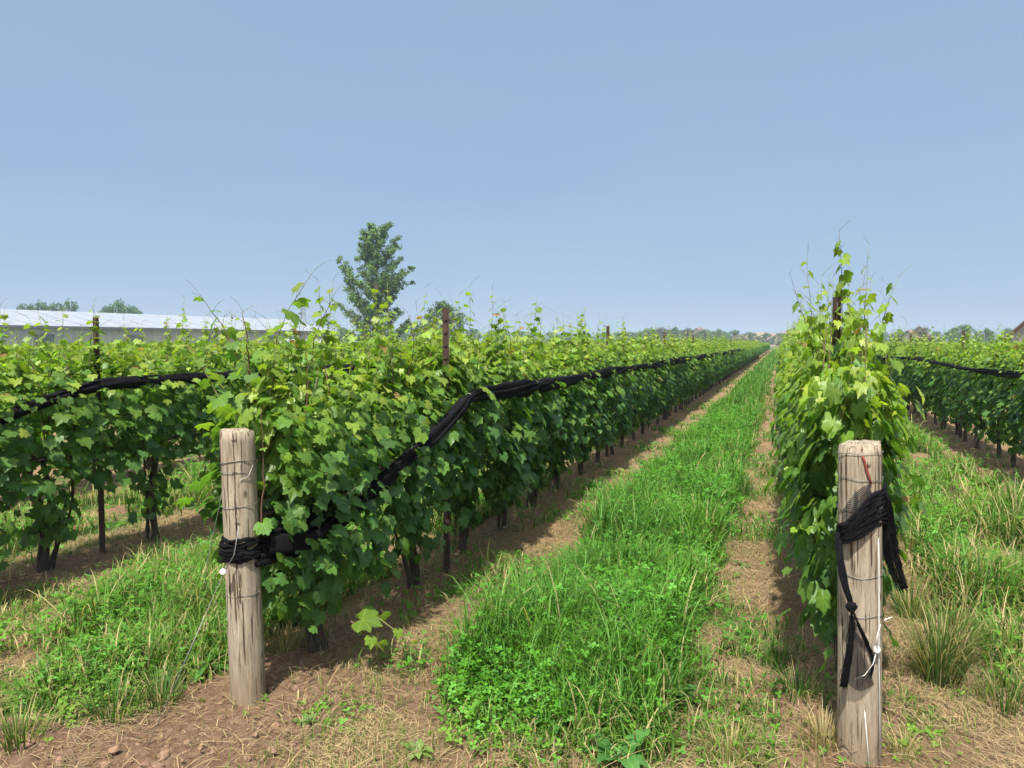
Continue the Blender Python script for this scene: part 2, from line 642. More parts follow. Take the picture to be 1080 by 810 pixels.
def broad(seed, wav=.03):
    """long oval leaf of a dock or plantain, one unit long, its edge crimped"""
    r_ = np.random.default_rng(seed)
    n = 13
    V, F = [], []
    arch = r_.uniform(.35, .95)
    bend = r_.uniform(-.12, .12)
    ph = r_.uniform(0, 6, 2)
    for i in range(n + 1):
        t = i / n
        wd = .17 * math.sin(math.pi * min(1, (t * .94 + .04))) ** .75 * (1 + r_.uniform(-.12, .12))
        y = t * (1 - .2 * arch * t)
        z = .55 * t - arch * t * t
        for q, u in enumerate((-1, -.5, 0, .5, 1)):
            V.append((wd * u + bend * t * t, y, z + .25 * abs(u) * wd * 1.3 + abs(u) * wav * math.sin(i * 1.7 + ph[int(u > 0)]) + abs(u) * r_.uniform(-.01, .01)))
    for i in range(n):
        for q in range(4):
            a = 5 * i + q
            F += [(a, a + 1, a + 6), (a, a + 6, a + 5)]
    V = np.array(V, float)
    U = V.copy()
    U[:, 2] = 0
    U[:, 0] *= 1.2
    return V, np.array(F), U


BR = [broad(i) for i in range(6)]

# ---------------------------------------------------------------- zones of the ground
ROW0, PITCHX = 0.325, 2.6          # row k stands at ROW0 + PITCHX * k
rowx = lambda k: ROW0 + PITCHX * k


def head(x):
    """y at which the planted ground starts (the near end of the alleys)"""
    return np.interp(x, [-6, -3.6, -2.85, -2.4, -1.6, -0.9, 0.3, 0.9, 1.6, 3], [1.9, 2.05, 2.35, 3.0, 2.85, 2.6, 3.0, 3.9, 3.7, 3.8])


def zones(x, y):
    a = np.mod(x - ROW0, PITCHX)                 # 0 at a row, 1.3 mid-alley
    k = np.floor((x - ROW0) / PITCHX)
    wob = (fbm(x * 1.7 + 3, y * 1.7, 3) - .5)
    lushk = (k == -1)
    lo = np.where(lushk, .78, .62) + wob * .3
    hi = np.where(lushk, 1.93, np.where(k == -2, 2.36, 2.02)) + wob * .35
    inside = np.clip((a - lo) / .12, 0, 1) * np.clip((hi - a) / .12, 0, 1)
    start = np.clip((y - head(x) - wob * .5) / .45, 0, 1)
    pat = fbm(x * 1.1 + 40, y * .9 + 9, 4)
    lush = inside * start * np.where(lushk, 1.0, np.clip((pat - np.where(k == -2, .40, .35)) / .12, 0, 1))
    # thin weeds creeping into the bare strips
    weeds = np.clip((fbm(x * 2.3 + 80, y * 1.9 + 31, 3) - .49) / .1, 0, 1) * np.clip((y - head(x) + .3) / .5, 0, 1)
    weeds = weeds * np.where((a < .22) | (a > 2.3), .25, 1)
    # dead-grass thatch, less of it close to the vines and on the turned soil at left
    st = fbm(x * 1.9 + 11, y * 1.6 + 70, 3)
    straw = np.clip((st - .24) / .2, 0, 1)
    under = np.clip(1 - np.minimum(a, 2.6 - a) / .42, 0, 1)
    straw = straw * (1 - .7 * under)
    straw = np.where((x < -1.75) & (y < head(x) + .35), straw * .35, straw)
    return lush, weeds, straw, under


def gz(x, y):
    """height of the ground"""
    x = np.asarray(x, float)
    y = np.asarray(y, float)
    a = np.mod(x - ROW0, PITCHX)
    d = np.minimum(a, PITCHX - a)
    z = .05 * np.exp(-(d / .35) ** 2) * np.clip((y - 2.4) / .8, 0, 1)
    near = np.clip(1.3 - np.hypot(x, y) / 25, 0, 1)
    z = z + near * (.05 * (fbm(x * 1.3, y * 1.3, 3) - .5) + .035 * (fbm(x * 6, y * 6, 3) - .5))
    rough = np.clip((2.9 - y) / .6, 0, 1) * np.clip((-1.0 - x) / .6, 0, 1)
    z = z + near * (.012 + .03 * rough) * (fbm(x * 22 + 7, y * 22, 3) - .5) * 1.6
    # low bank of turned soil at the left end of the headland
    z = z + .05 * rough
    return z - .008


def axis(dense_lo, dense_hi, step, lo, hi):
    c = list(np.arange(dense_lo, dense_hi, step))
    s_, x = step, dense_hi
    while x < hi:
        c.append(x)
        s_ *= 1.09
        x += s_
    c.append(hi)
    s_, x = step, dense_lo
    while x > lo:
        s_ *= 1.09
        x -= s_
        c.insert(0, max(x, lo))
    return np.unique(np.array(c))


xs = axis(-5.5, 3.2, .032, -1300, 1300)
ys = axis(1.4, 9.5, .032, -300, 1500)
gx, gy = np.meshgrid(xs, ys)
gzv = gz(gx, gy)
V = np.stack([gx, gy, gzv], -1).reshape(-1, 3)
nx, ny = len(xs), len(ys)
ii = (np.arange(ny - 1)[:, None] * nx + np.arange(nx - 1)[None]).ravel()
F = np.concatenate([np.stack([ii, ii + 1, ii + nx + 1], -1), np.stack([ii, ii + nx + 1, ii + nx], -1)])
lush, weeds, straw, under = zones(gx, gy)
green = np.clip(lush + .55 * weeds, 0, 1)
infield = ((gy < 165) & (gx > -47) & (gx < 60) & (gy > -40))
green = np.where(infield, green, .55 + .5 * (fbm(gx * .02, gy * .02, 3) - .4))
# further off, the strips average out
g = Geo()
g.add(V, F)
me = g.mesh('ground', M['ground'])
a = me.attributes.new('zone', 'FLOAT_COLOR', 'POINT')
a.data.foreach_set('color', np.stack([straw, green, under, np.ones_like(straw)], -1).astype(np.float32).ravel())
tag(link('ground', me), kind='structure')

# ---------------------------------------------------------------- vines
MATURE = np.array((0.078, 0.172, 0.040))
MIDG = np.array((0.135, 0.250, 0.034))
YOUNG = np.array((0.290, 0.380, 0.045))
COPPER = np.array((0.34, 0.21, 0.07))


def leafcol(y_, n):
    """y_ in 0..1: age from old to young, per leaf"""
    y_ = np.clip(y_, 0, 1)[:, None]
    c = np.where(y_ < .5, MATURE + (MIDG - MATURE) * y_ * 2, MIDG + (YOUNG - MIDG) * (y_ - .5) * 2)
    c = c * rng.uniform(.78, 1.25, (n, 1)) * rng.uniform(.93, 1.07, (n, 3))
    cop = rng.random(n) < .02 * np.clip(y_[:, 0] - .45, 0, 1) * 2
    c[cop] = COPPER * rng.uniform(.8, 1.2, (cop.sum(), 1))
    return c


def add_shoot(g, base, tip, bend, nleaf=9, lsize=.055, r0=.0045, tend=3, leaf_to=.93, young=.8, stem_mi=1, leaf_mi=0):
    base, tip, bend = Vector(base), Vector(tip), Vector(bend)
    L = (tip - base).length
    pts = []
    for i in range(12):
        t = i / 11
        p = base.lerp(tip, t) + bend * (math.sin(math.pi * t) * L * .15) + bend * (-(t ** 3) * L * .05)
        pts.append(p + Vector((random.uniform(-1, 1), random.uniform(-1, 1), 0)) * .006)
    g.tube(pts, [max(.0011, r0 * (1 - .8 * i / 11)) for i in range(12)], 5, mi=stem_mi)
    pos, nn, dd, ss, yy = [], [], [], [], []
    for i in range(nleaf):
        t = .05 + leaf_to * i / nleaf
        f = t * 11
        p = pts[int(f)].lerp(pts[min(11, int(f) + 1)], f - int(f))
        az = i * 2.6 + random.uniform(-.6, .6)
        out = Vector((math.cos(az), math.sin(az), random.uniform(-.1, .4)))
        s_ = lsize * (1 - .65 * t) * random.uniform(.8, 1.3)
        q = p + out * (s_ * .55)
        g.tube([p, q], [.0012, .0009], 4, mi=stem_mi)
        pos.append(q)
        nn.append(Vector((random.uniform(-.7, .7), random.uniform(-.7, .7), 1)) + out * .4)
        dd.append(out + Vector((0, 0, -.45)))
        ss.append(s_ * 1.9)
        yy.append(young * (.6 + .5 * t) + random.uniform(-.15, .2))
    if pos:
        g.scatter(GL, np.array(pos), frames(np.array(nn), np.array(dd)), np.array(ss), leafcol(np.minimum(np.array(yy), .95) if lsize < .08 else np.minimum(np.array(yy), .45 + .0 * len(yy)) + rng.uniform(0, .4, len(yy)), len(pos)), leaf_mi)
    for k in range(tend):
        f = (.62 + .38 * k / max(1, tend - 1)) * 11 if tend > 1 else 11
        f = min(f, 10.99)
        p = pts[int(f)].lerp(pts[min(11, int(f) + 1)], f - int(f))
        az = random.uniform(0, 6.28)
        l = random.uniform(.05, .13)
        q = [p + Vector((math.cos(az) * l * t, math.sin(az) * l * t, l * (.9 * t - .35 * t * t))) for t in (0, .35, .7, 1)]
        g.tube(q, [.0012, .0010, .0008, .0006], 4, mi=stem_mi)
        if random.random() < .6:
            g.tube([q[2], q[2] + Vector((math.cos(az + 1) * l * .4, math.sin(az + 1) * l * .4, l * .3))], [.0008, .0005], 4, mi=stem_mi)


def make_foliage(seed, nleaf=680, length=1.04, shoots=17, near=False, top=1.47, low=.56, skirt=True, young=0.0, end=False):
    global rng
    rng = np.random.default_rng(1000 + seed)
    random.seed(1000 + seed)
    g = Geo()
    n = nleaf
    u = rng.uniform(-length / 2, length / 2, n)
    h = rng.beta(1.25, 1.05, n)
    bot = low + .20 * (fbm(u * 3 + seed * 7.7, np.full(n, seed * 3.1), 3) - .5) * 4 + .12 * np.clip(np.abs(u) / .5, 0, 1)
    topz = top + .30 * (fbm(u * 4 + seed * 5.1, np.full(n, seed * 1.7), 3) - .5) * 2
    z = bot + (topz - bot) * h
    side = np.where(rng.random(n) < .5, -1.0, 1.0)
    hn = (z - .3) / 1.4
    half = np.interp(z, [.2, .5, .8, 1.1, 1.35, 1.55, 1.75], [.16, .25, .31, .32, .29, .23, .12])
    half = half * (.60 + .86 * fbm(u * 3.3 + seed * 9 + side * 31, z * 3.3 + seed, 3))
    depth = rng.random(n) ** 2.3
    x = side * half * (1 - .85 * depth) + rng.normal(0, .02, n)
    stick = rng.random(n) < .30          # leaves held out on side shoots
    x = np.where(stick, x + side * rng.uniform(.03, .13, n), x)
    pos = np.stack([x, u, z], -1)
    upw = np.clip(rng.normal(1.05, .45, n) + .65 * np.clip(h - .72, 0, 1) * 3 + .5 * stick, .05, 2.6)
    nn = np.stack([side * (1 + 0 * x), rng.normal(0, .42, n), upw], -1) + rng.normal(0, .22, (n, 3))
    dd = np.stack([side * .35 + rng.normal(0, .35, n), rng.normal(0, .65, n), -1 + rng.normal(0, .3, n)], -1)
    age_light = np.clip((z - .95) / .62, 0, 1) * .72 + rng.normal(0, .19, n) + young + .16 * stick  # age by height; held-out leaves coloured paler to stand in for sunlight
    size = (.114 - .040 * np.clip((z - 1.1) / .5, 0, 1)) * rng.uniform(.45, 1.25, n)
    g.scatter(GL, pos, frames(nn, dd), size, leafcol(age_light, n))
    if skirt:   # leaves round the trunk, reaching down
        m = int(nleaf * .09)
        uu = rng.normal(0, .09, m)
        zz = rng.uniform(.22, .62, m)
        th = rng.uniform(0, 6.28, m)
        rr = rng.uniform(.05, .17, m)
        pos = np.stack([np.cos(th) * rr, uu + np.sin(th) * rr * .7, zz], -1)
        nn = np.stack([np.cos(th), np.sin(th), rng.uniform(.1, .9, m)], -1)
        dd = np.stack([np.cos(th) * .4, np.sin(th) * .4, -np.ones(m)], -1) + rng.normal(0, .3, (m, 3))
        g.scatter(GL, pos, frames(nn, dd), rng.uniform(.07, .13, m), leafcol(rng.normal(.12, .2, m), m))
    if end:     # the exposed end of a row: leaves facing down the headland
        m = int(nleaf * .5)
        zz = low + .05 + (top - low) * rng.beta(1.2, 1.0, m)
        hw = np.interp(zz, [.2, .5, .9, 1.3, 1.6], [.12, .24, .30, .27, .16])
        xx = rng.uniform(-1, 1, m) * hw
        uu = -length / 2 + rng.normal(0, .09, m) + .25 * (np.abs(xx) / .3) ** 2 + .20
        nn = np.stack([xx * 2.2 + rng.normal(0, .3, m), -np.ones(m), np.clip(rng.normal(.8, .35, m), .1, 2)], -1)
        dd = np.stack([rng.normal(0, .55, m) + xx, -np.full(m, .4), -1 + rng.normal(0, .3, m)], -1)
        g.scatter(GL, np.stack([xx, uu, zz], -1), frames(nn, dd), rng.uniform(.065, .13, m), leafcol(np.clip((zz - .85) / .65, 0, 1) * .7 + rng.normal(.05, .17, m) + young, m))
    # crown of young leaves over the top wire
    m = int(nleaf * .28)
    uu = rng.uniform(-length / 2, length / 2, m)
    tz = top + rng.uniform(-.12, .13, m) * (0.5 + fbm(uu * 5 + seed, uu * 0 + seed * 2.2, 2))
    pos = np.stack([rng.normal(0, .12, m), uu, tz], -1)
    nn = rng.normal(0, .6, (m, 3)) + np.array((0, 0, .8))
    dd = rng.normal(0, 1, (m, 3)) + np.array((0, 0, .1))
    g.scatter(GL, pos, frames(nn, dd), rng.uniform(.030, .078, m), leafcol(rng.normal(.78, .18, m) + young, m))
    # canes inside, shoots out of the top
    for k in range(6):
        u0 = random.uniform(-.5, .5)
        s0 = random.choice((-1, 1)) * random.uniform(.02, .16)
        g.tube([(s0 * .3, u0, .82), (s0, u0 + random.uniform(-.1, .1), 1.2), (s0 * .8, u0 + random.uniform(-.15, .15), 1.62)], [.006, .005, .003], 5, mi=2)
    for k in range(shoots):
        u0 = random.uniform(-length / 2, length / 2)
        x0 = random.uniform(-.14, .14)
        l = random.choice((.16, .24, .32, .42, .54)) * random.uniform(.7, 1.25)
        ln = Vector((random.uniform(-.3, .3), random.uniform(-.35, .35), 0))
        b = Vector((x0, u0, top - .12 + .02))
        add_shoot(g, b, b + Vector((0, 0, .12 + l)) + ln * l, ln * .8, int(5 + l * 16), .062, .0036, random.choice((1, 2, 3)))
    # a few side shoots poking from the faces
    for k in range(9):
        s0 = random.choice((-1, 1))
        b = Vector((s0 * .2, random.uniform(-.45, .45), random.uniform(.7, 1.5)))
        add_shoot(g, b, b + Vector((s0 * random.uniform(.12, .25), random.uniform(-.15, .15), random.uniform(-.05, .12))), Vector((0, 0, .6)), 5, .055, .003, 2, young=.6)
    return g.mesh('foliage', [M['leaf'], M['green_stem'], M['brown_cane']])


def make_trunk(seed):
    random.seed(3000 + seed)
    g = Geo()
    for q in range(random.choice((2, 2, 3))):
        dx, dy = random.uniform(-.06, .06), random.uniform(-.16, .16)
        bx, by = (0, 0) if q == 0 else (random.uniform(-.05, .05), random.uniform(-.07, .07))
        r = random.uniform(.022, .031) if q == 0 else random.uniform(.012, .022)
        pts, rad = [], []
        for i in range(13):
            t = i / 12
            pts.append((bx + dx * t + .022 * math.sin(t * 7 + seed), by + dy * t + .025 * math.sin(t * 5.5 + seed * 2), -.06 + .92 * t))
            rad.append(r * (1.45 - .9 * min(1, t * 2.5) + .25 * min(1, max(0, t - .3))) * random.uniform(.85, 1.2))
        g.tube(pts, rad, 9, rough=.22)
        # a cordon arm each way
        e = Vector(pts[-1])
        for s_ in ((-1, 1) if q == 0 else (random.choice((-1, 1)),)):
            arm = [e + Vector((random.uniform(-.012, .012), s_ * .52 * t, .03 * math.sin(t * 3))) for t in (0, .15, .35, .6, .85, 1)]
            g.tube(arm, [r * .8, r * .7, r * .6, r * .55, r * .5, r * .35], 7, rough=.2)
    # peeling bark strips
    for k in range(8):
        th = random.uniform(0, 6.28)
        z0 = random.uniform(.02, .5)
        c, s_ = math.cos(th), math.sin(th)
        g.tube([(c * .035, s_ * .035, z0), (c * .05, s_ * .05, z0 + .08), (c * .04, s_ * .04, z0 + .17)], [.002, .004, .002], 4)
    return g.mesh('trunk', M['bark'])


FOL = [make_foliage(i) for i in range(12)]
FOLN = [make_foliage(40 + i, nleaf=900, shoots=20, near=True, low=.50) for i in range(5)]
TRK = [make_trunk(i) for i in range(8)]
FOL_R = [make_foliage(60 + i, nleaf=740, shoots=15, near=True, top=1.42, low=.36, young=.14) for i in range(4)]

END_L = make_foliage(90, nleaf=860, shoots=18, low=.38, end=True)
END_R = make_foliage(91, nleaf=700, shoots=16, top=1.34, low=.32, young=.16, end=True)

rowname = {-1: 'the row left of the bright grass strip', 0: 'the row behind the right wooden post', -2: 'the second row in from the left, behind the left post',
           1: 'the row at the right edge of the picture', -3: 'the third row back on the left'}
ORD = ['first', 'second', 'third', 'fourth', 'fifth', 'sixth', 'seventh', 'eighth', 'ninth', 'tenth']
rs = random.Random(99)
vines = {}


def plant_row(k, yfirst, explicit, count, labelled):
    y = yfirst
    for i in range(count):
        if i < len(explicit):
            y = explicit[i]
        else:
            y += rs.uniform(.86, .98)
        x = rowx(k) + rs.uniform(-.03, .03) - (.01 if k == 0 and i < 6 else 0)
        if i < labelled:
            lab = {-1: '%s grapevine from the near end in the left row bordering the grass strip',
                   0: '%s grapevine from the post in the row at right of the grass strip',
                   -2: '%s grapevine in the row behind the left post, seen through its gap',
                   1: '%s grapevine in the row running along the right edge'}.get(k, '%s grapevine in a row further left') % ORD[i]
        else:
            lab = {-1: 'grapevine far down the left row beside the bright grass strip',
                   0: 'grapevine further down the row behind the right wooden post',
                   -2: 'grapevine further along the row behind the left wooden post',
                   1: 'grapevine further along the row at the right edge',
                   -3: 'grapevine in the third row, its top showing above nearer rows'}[k]
        t = thing('grapevine', lab, 'grapevine', (x, y, float(gz(x, y)) + .0), 'grapevines in ' + rowname[k])
        fl = (rs.choice(FOLN) if k == -1 else rs.choice(FOL_R)) if (i < 7 and k in (-1, 0)) else rs.choice(FOL)
        flip = rs.random() < .5
        if i == 0 and k in (-1, 0, -2):
            fl = END_R if k == 0 else END_L
            flip = False
        t.rotation_euler.z = math.pi if flip else 0
        s_ = rs.uniform(.95, 1.04) * (1 if k == 0 else .945)
        t.scale = (rs.uniform(.9, 1.08) * (.68 if k == 0 and i < 12 else .84), 1.0, s_)
        link('trunk', rs.choice(TRK), t)
        link('foliage', fl, t)
        vines.setdefault(k, []).append((t, y, flip))
    return y


ends = {}
ends[-1] = plant_row(-1, 3.42, [3.42, 4.52, 5.38, 6.22, 7.19, 8.02, 9.1, 9.95, 10.89], 96, 9)
ends[0] = plant_row(0, 3.95, [3.95, 4.85], 60, 6)
ends[-2] = plant_row(-2, 3.05, [3.05, 4.02, 4.92, 5.9], 50, 4)
ends[1] = plant_row(1, 7.0, [], 52, 4)
ends[-3] = plant_row(-3, 4.0, [], 30, 0)


def own_child_shoots(k, idx, specs):
    """tall shoots standing out of a near vine, each a part; specs in world coordinates"""
    t, y, flip = vines[k][idx]
    bpy.context.view_layer.update()
    inv = t.matrix_world.inverted()
    for s_ in specs:
        g = Geo()
        b, e = inv @ Vector(s_[0]), inv @ Vector(s_[1])
        bd = inv.to_3x3() @ Vector(s_[2])
        add_shoot(g, b, e, bd, s_[3], s_[4], .0058, s_[5], young=s_[6])
        g.obj('shoot', [M['leaf'], M['green_stem'] if s_[6] > .75 else M['brown_cane']], t)


def sh(px0, py0, px1, py1, Z, n=9, size=.06, tend=4, young=.8, bend=.6):
    b, e = P(px0, py0, Z), P(px1, py1, Z + rs.uniform(-.1, .1))
    return (b, e, RIGHT * bend, n, size, tend, young)


random.seed(5)
rng = np.random.default_rng(5)
own_child_shoots(-1, 0, [
    sh(292, 440, 326, 284, 3.75, 10, .12, 3, .9, -.7), sh(268, 450, 208, 302, 3.7, 12, .075, 5, .4, .5), sh(262, 400, 256, 328, 3.6, 4, .04, 3, .6, .2),
    sh(322, 440, 322, 352, 3.7, 2, .04, 2, .3, .2), sh(332, 420, 352, 306, 4.1, 11, .075, 4, .6, -.6), sh(240, 440, 190, 356, 3.8, 10, .075, 3, .8, .3),
    sh(276, 560, 276, 430, 3.45, 3, .05, 2, .5, .1)])
own_child_shoots(-1, 1, [sh(405, 410, 412, 345, 4.6, 6, .05, 3), sh(428, 400, 432, 330, 4.8, 5, .045, 3, .6), sh(365, 400, 372, 330, 4.4, 4, .05, 4, .8)])
own_child_shoots(-1, 2, [sh(480, 400, 474, 328, 5.4, 5, .05, 4), sh(500, 395, 504, 352, 5.6, 5, .05, 3)])
own_child_shoots(-1, 3, [sh(533, 395, 532, 328, 6.1, 6, .05, 4), sh(528, 390, 529, 345, 6.2, 3, .04, 2)])
own_child_shoots(-1, 4, [sh(562, 395, 566, 314, 7.0, 14, .09, 4, .8, -.1)])
own_child_shoots(0, 0, [
    sh(872, 450, 888, 243, 4.05, 22, .095, 7, .6, .25), sh(868, 440, 838, 300, 3.95, 13, .085, 6, .6, .2), sh(905, 440, 912, 300, 4.1, 14, .09, 5, .85, .1),
    sh(918, 440, 945, 292, 4.0, 14, .09, 5, .9, -.4), sh(930, 450, 955, 340, 4.0, 12, .085, 3, 1.0, -.3), sh(862, 420, 858, 320, 4.3, 14, .10, 3, .8, .2),
    sh(895, 420, 900, 322, 4.3, 14, .10, 4, .8, .2), sh(935, 430, 928, 330, 4.2, 5, .05, 3, .9, .2),
    sh(925, 590, 975, 505, 3.6, 4, .07, 2, .9, -.1)])

# drooping low shoots with bright leaves beside the first left vine
own_child_shoots(-1, 0, [sh(370, 655, 408, 690, 3.72, 4, .085, 1, .55, .1), sh(380, 640, 452, 690, 3.85, 4, .07, 1, .8, .1)])

# rows beyond what can be told apart: one mass of foliage
random.seed(11)
rng = np.random.default_rng(11)
g = Geo()
spans = [(-1, ends[-1], 165), (0, ends[0], 165), (-2, ends[-2], 165), (1, ends[1], 165), (-3, ends[-3], 160)]
spans += [(k, 4 + (-k) * 1.2, 165) for k in range(-4, -10, -1)] + [(k, -k * 2.4, 130) for k in range(-10, -18, -1)]
spans += [(k, 6 + 5 * k, 165) for k in range(2, 8)]
for (k, y0, y1) in spans:
    y0 += .5
    L = y1 - y0
    near_hidden = k not in (-1, 0, -2, 1)
    dens = 75 if near_hidden else 120
    n = int(L * dens)
    y = rng.uniform(y0, y1, n)
    dist = np.hypot(y, rowx(k))
    z = .5 + 1.10 * rng.beta(1.3, .85, n) + .1 * (fbm(y * 1.3 + k * 9, y * 0 + k, 2) - .5) * 2
    side = np.where(rng.random(n) < .5, -1., 1.)
    x = rowx(k) + side * .28 * (1 - .7 * rng.random(n) ** 2)
    nn = np.stack([side, rng.normal(0, .4, n), rng.normal(.7, .3, n)], -1)
    dd = np.stack([side * .3, rng.normal(0, .6, n), -np.ones(n)], -1)
    size = np.clip(.13 + dist * .0009, .13, .26) * rng.uniform(.7, 1.2, n)
    g.scatter(GLS, np.stack([x, y, z], -1), frames(nn, dd), size, leafcol(np.clip((z - .95) / .6, 0, 1) * .75 + rng.normal(0, .15, n), n))
    # wisps
    m = int(L * 6)
    y = rng.uniform(y0, y1, m)
    hz = rng.uniform(.05, .28, m)
    temp = [(np.array([(-.5, 0, 0), (.5, 0, 0), (.1, .1, 1)]), np.array([(0, 1, 2)]), np.zeros((3, 3)))]
    g.scatter(temp, np.stack([rowx(k) + rng.normal(0, .1, m), y, np.full(m, 1.6)], -1), yawrot(rng.uniform(0, 6.28, m), rng.normal(0, .3, m)),
              np.stack([np.full(m, .014), hz, hz], -1), leafcol(rng.normal(.8, .1, m), m))
o = g.obj('distant_vines', M['leaf'])
tag(o, 'mass of more distant vine rows running to the far end of the vineyard', 'vine rows', kind='stuff')

# ---------------------------------------------------------------- steel stakes and wires
g = Geo()
# T-section stake with lugs
H = 1.83
g.box((-.022, -.003, -.3), (.022, .003, H))
g.box((-.003, .0032, -.3), (.003, .034, H - .002))
for i in range(18):
    z = .25 + i * .088
    g.box((-.010, -.012, z), (.010, -.0032, z + .018))
stake_me = g.mesh('stake', M['rust'], False)


def stake(k, y, lab, lean=0.0, h=1.0):
    x = rowx(k)
    o = link('steel_stake', stake_me)
    o.location = (x, y, float(gz(x, y)))
    o.rotation_euler = (rs.uniform(-.01, .01), lean, rs.uniform(-.3, .3) + .3)
    if y < 5 and k in (-1, 0):
        o.location.x += .10 if k == -1 else -.04
    o.scale = (1, 1, h)
    return tag(o, lab, 'stake', 'rusty steel stakes of the vine trellis')


stake(-1, 4.86, 'rusty steel stake where the netting bends in the left row')
stake(0, 4.40, 'rusty steel stake rising among shoots behind the right wooden post', h=1.02)
stake(-2, 4.46, 'dark rusty steel stake at far left, its foot bare below the leaves', h=.985)
for j in range(7):
    stake(-1, 10.6 + j * 5.6, 'rusty steel stake further along the left row')
    if j < 5:
        stake(-2, 10.2 + j * 5.6, 'rusty steel stake further along the row behind the left post')
        stake(1, 9.2 + j * 5.6, 'rusty steel stake further along the row at the right edge')
        stake(0, 10.4 + j * 5.6, 'rusty steel stake further along the row behind the right post')

for k, yend in ((-1, 80), (0, 60), (-2, 50), (1, 60)):
    for z, nm in ((.84, 'low'), (1.42, 'high')):
        g = Geo()
        y0 = {-1: 2.93, 0: 3.33, -2: 2.4, 1: 3.4}[k]
        zz = min(z, 1.16)
        pts = [(rowx(k), y0, zz)] + [(rowx(k), yy, z + .008 * math.sin(yy)) for yy in np.linspace(4.8, yend, 14)]
        g.tube(pts, .0018, 5)
        tag(g.obj('trellis_wire', M['wire']), '%s trellis wire strung along %s' % (nm, rowname[k]), 'wire', 'trellis wires')


# ---------------------------------------------------------------- wooden end posts
def wood_post(loc, lean, label, seed, h=1.27, r=.080):
    random.seed(seed)
    t = thing('wooden_post', label, 'post', loc, 'wooden end posts')
    t.rotation_euler = lean
    g = Geo()
    sides, rings = 40, 34
    V, F = [], []
    prof = [1 + random.uniform(-.012, .012) for _ in range(sides)]
    grooves = [(random.randrange(sides), random.uniform(.1, .6), random.uniform(.7, 1.0), random.uniform(.02, .05)) for _ in range(7)]
    for i in range(rings):
        tt = i / (rings - 1)
        z = -.25 + (h + .25) * tt
        rr = r * (1.03 - .05 * tt) * (1 + .006 * math.sin(z * 9 + seed))
        for k in range(sides):
            th = 2 * math.pi * k / sides
            q = rr * prof[k] * (1 + .004 * math.sin(3 * th + z * 3))
            for (gk, a0, a1, dp) in grooves:
                if k == (gk + int(z * 1.5)) % sides and a0 < tt < a1:
                    q *= 1 - dp
            zz = z
            if i == rings - 1:
                q *= .975
                q *= random.uniform(.93, 1.0)
                zz = z + .008 * math.cos(th + seed) - random.choice((0, 0, 0, .006, .012))
            V.append((q * math.cos(th), q * math.sin(th), zz))
    for i in range(rings - 1):
        for k in range(sides):
            k2 = (k + 1) % sides
            a_, b_, c_, d_ = i * sides + k, i * sides + k2, (i + 1) * sides + k2, (i + 1) * sides + k
            F += [(a_, b_, c_), (a_, c_, d_)]
    # rough sawn top
    top0 = (rings - 1) * sides
    for k in range(sides):
        th = 2 * math.pi * k / sides
        V.append((r * .5 * math.cos(th), r * .5 * math.sin(th), h + .006 + random.uniform(-.003, .003)))
    V.append((0, 0, h + .004))
    m_ = len(V) - 1
    for k in range(sides):
        k2 = (k + 1) % sides
        F += [(top0 + k, top0 + k2, top0 + sides + k2), (top0 + k, top0 + sides + k2, top0 + sides + k), (top0 + sides + k, top0 + sides + k2, m_)]
    g.add(V, F)
    g.obj('post_body', M['wood'], t)
    return t


def ringwire(t, z, r, tilt=(0, 0), rad=.0013, turns=1.0, mat='wire'):
    g = Geo()
    pts = []
    for i in range(29):
        th = 2 * math.pi * i / 28 * turns
        pts.append((r * math.cos(th), r * math.sin(th), z + tilt[0] * math.cos(th) + tilt[1] * math.sin(th) + .002 * math.sin(5 * th)))
    g.tube(pts, rad, 5)
    g.obj('wire_loop', M[mat], t)


def towards_cam(loc):
    d = Vector((-loc[0], -loc[1], 0)).normalized()
    return d, Vector((-d.y, d.x, 0))        # front, and the side that is right in the picture (when seen from the camera)


LP = G(262, 742)
LP.z = float(gz(LP.x, LP.y))
RP = G(906, 800)
RP.z = float(gz(RP.x, RP.y))
# leans are about the view's own axes
def lean_about_view(angle_left, back=0.0):
    q = Matrix.Rotation(-angle_left, 4, FWDH) @ Matrix.Rotation(back, 4, RIGHT)
    return q.to_euler()


post_l = wood_post(LP, lean_about_view(R(1.3)), 'weathered round wooden post at left, black netting bound round its middle', 3, 1.235, .077)
post_r = wood_post(RP, lean_about_view(R(1.25)), 'weathered round wooden post at right with white wires and hanging netting scraps', 8, 1.235, .080)
post_r.children[0].rotation_euler.z = 1.9
for z, tl in ((1.20, (.004, -.004)), (1.11, (-.008, .008)), (.99, (.006, .006)), (.735, (.0, .012)), (.565, (.004, -.006))):
    ringwire(post_r, z, .0825, tl)
for z, tl in ((1.09, (.012, -.010)), (1.055, (.0, .004)), (.90, (.004, .004)), (.50, (.002, .004))):
    ringwire(post_l, z, .0792, tl, .0019 if z > 1.08 else .0013)


def local_front(t, z, dth, r):
    """point on a post's skin: dth radians to the right of the side facing the viewpoint"""
    loc = t.location
    th = math.atan2(-loc.y, -loc.x) + dth
    bpy.context.view_layer.update()
    inv = t.matrix_world.inverted()
    return inv @ (Vector((loc.x, loc.y, loc.z)) + Vector((math.cos(th) * r, math.sin(th) * r, z)) + (t.matrix_world.to_3x3() @ Vector((0, 0, z)) - Vector((0, 0, z))))


# staples on the left post
for z in (1.20, 1.055, .90, .83, .50):
    g = Geo()
    a_ = -.22
    g.tube([local_front(post_l, z, a_ - .12, .080), local_front(post_l, z, a_ + .16, .080)], .0016, 5)
    g.tube([local_front(post_l, z - .03, a_ - .01, .080), local_front(post_l, z + .03, a_ - .01, .080)], .0014, 5)
    g.obj('staple', M['rust'], post_l)
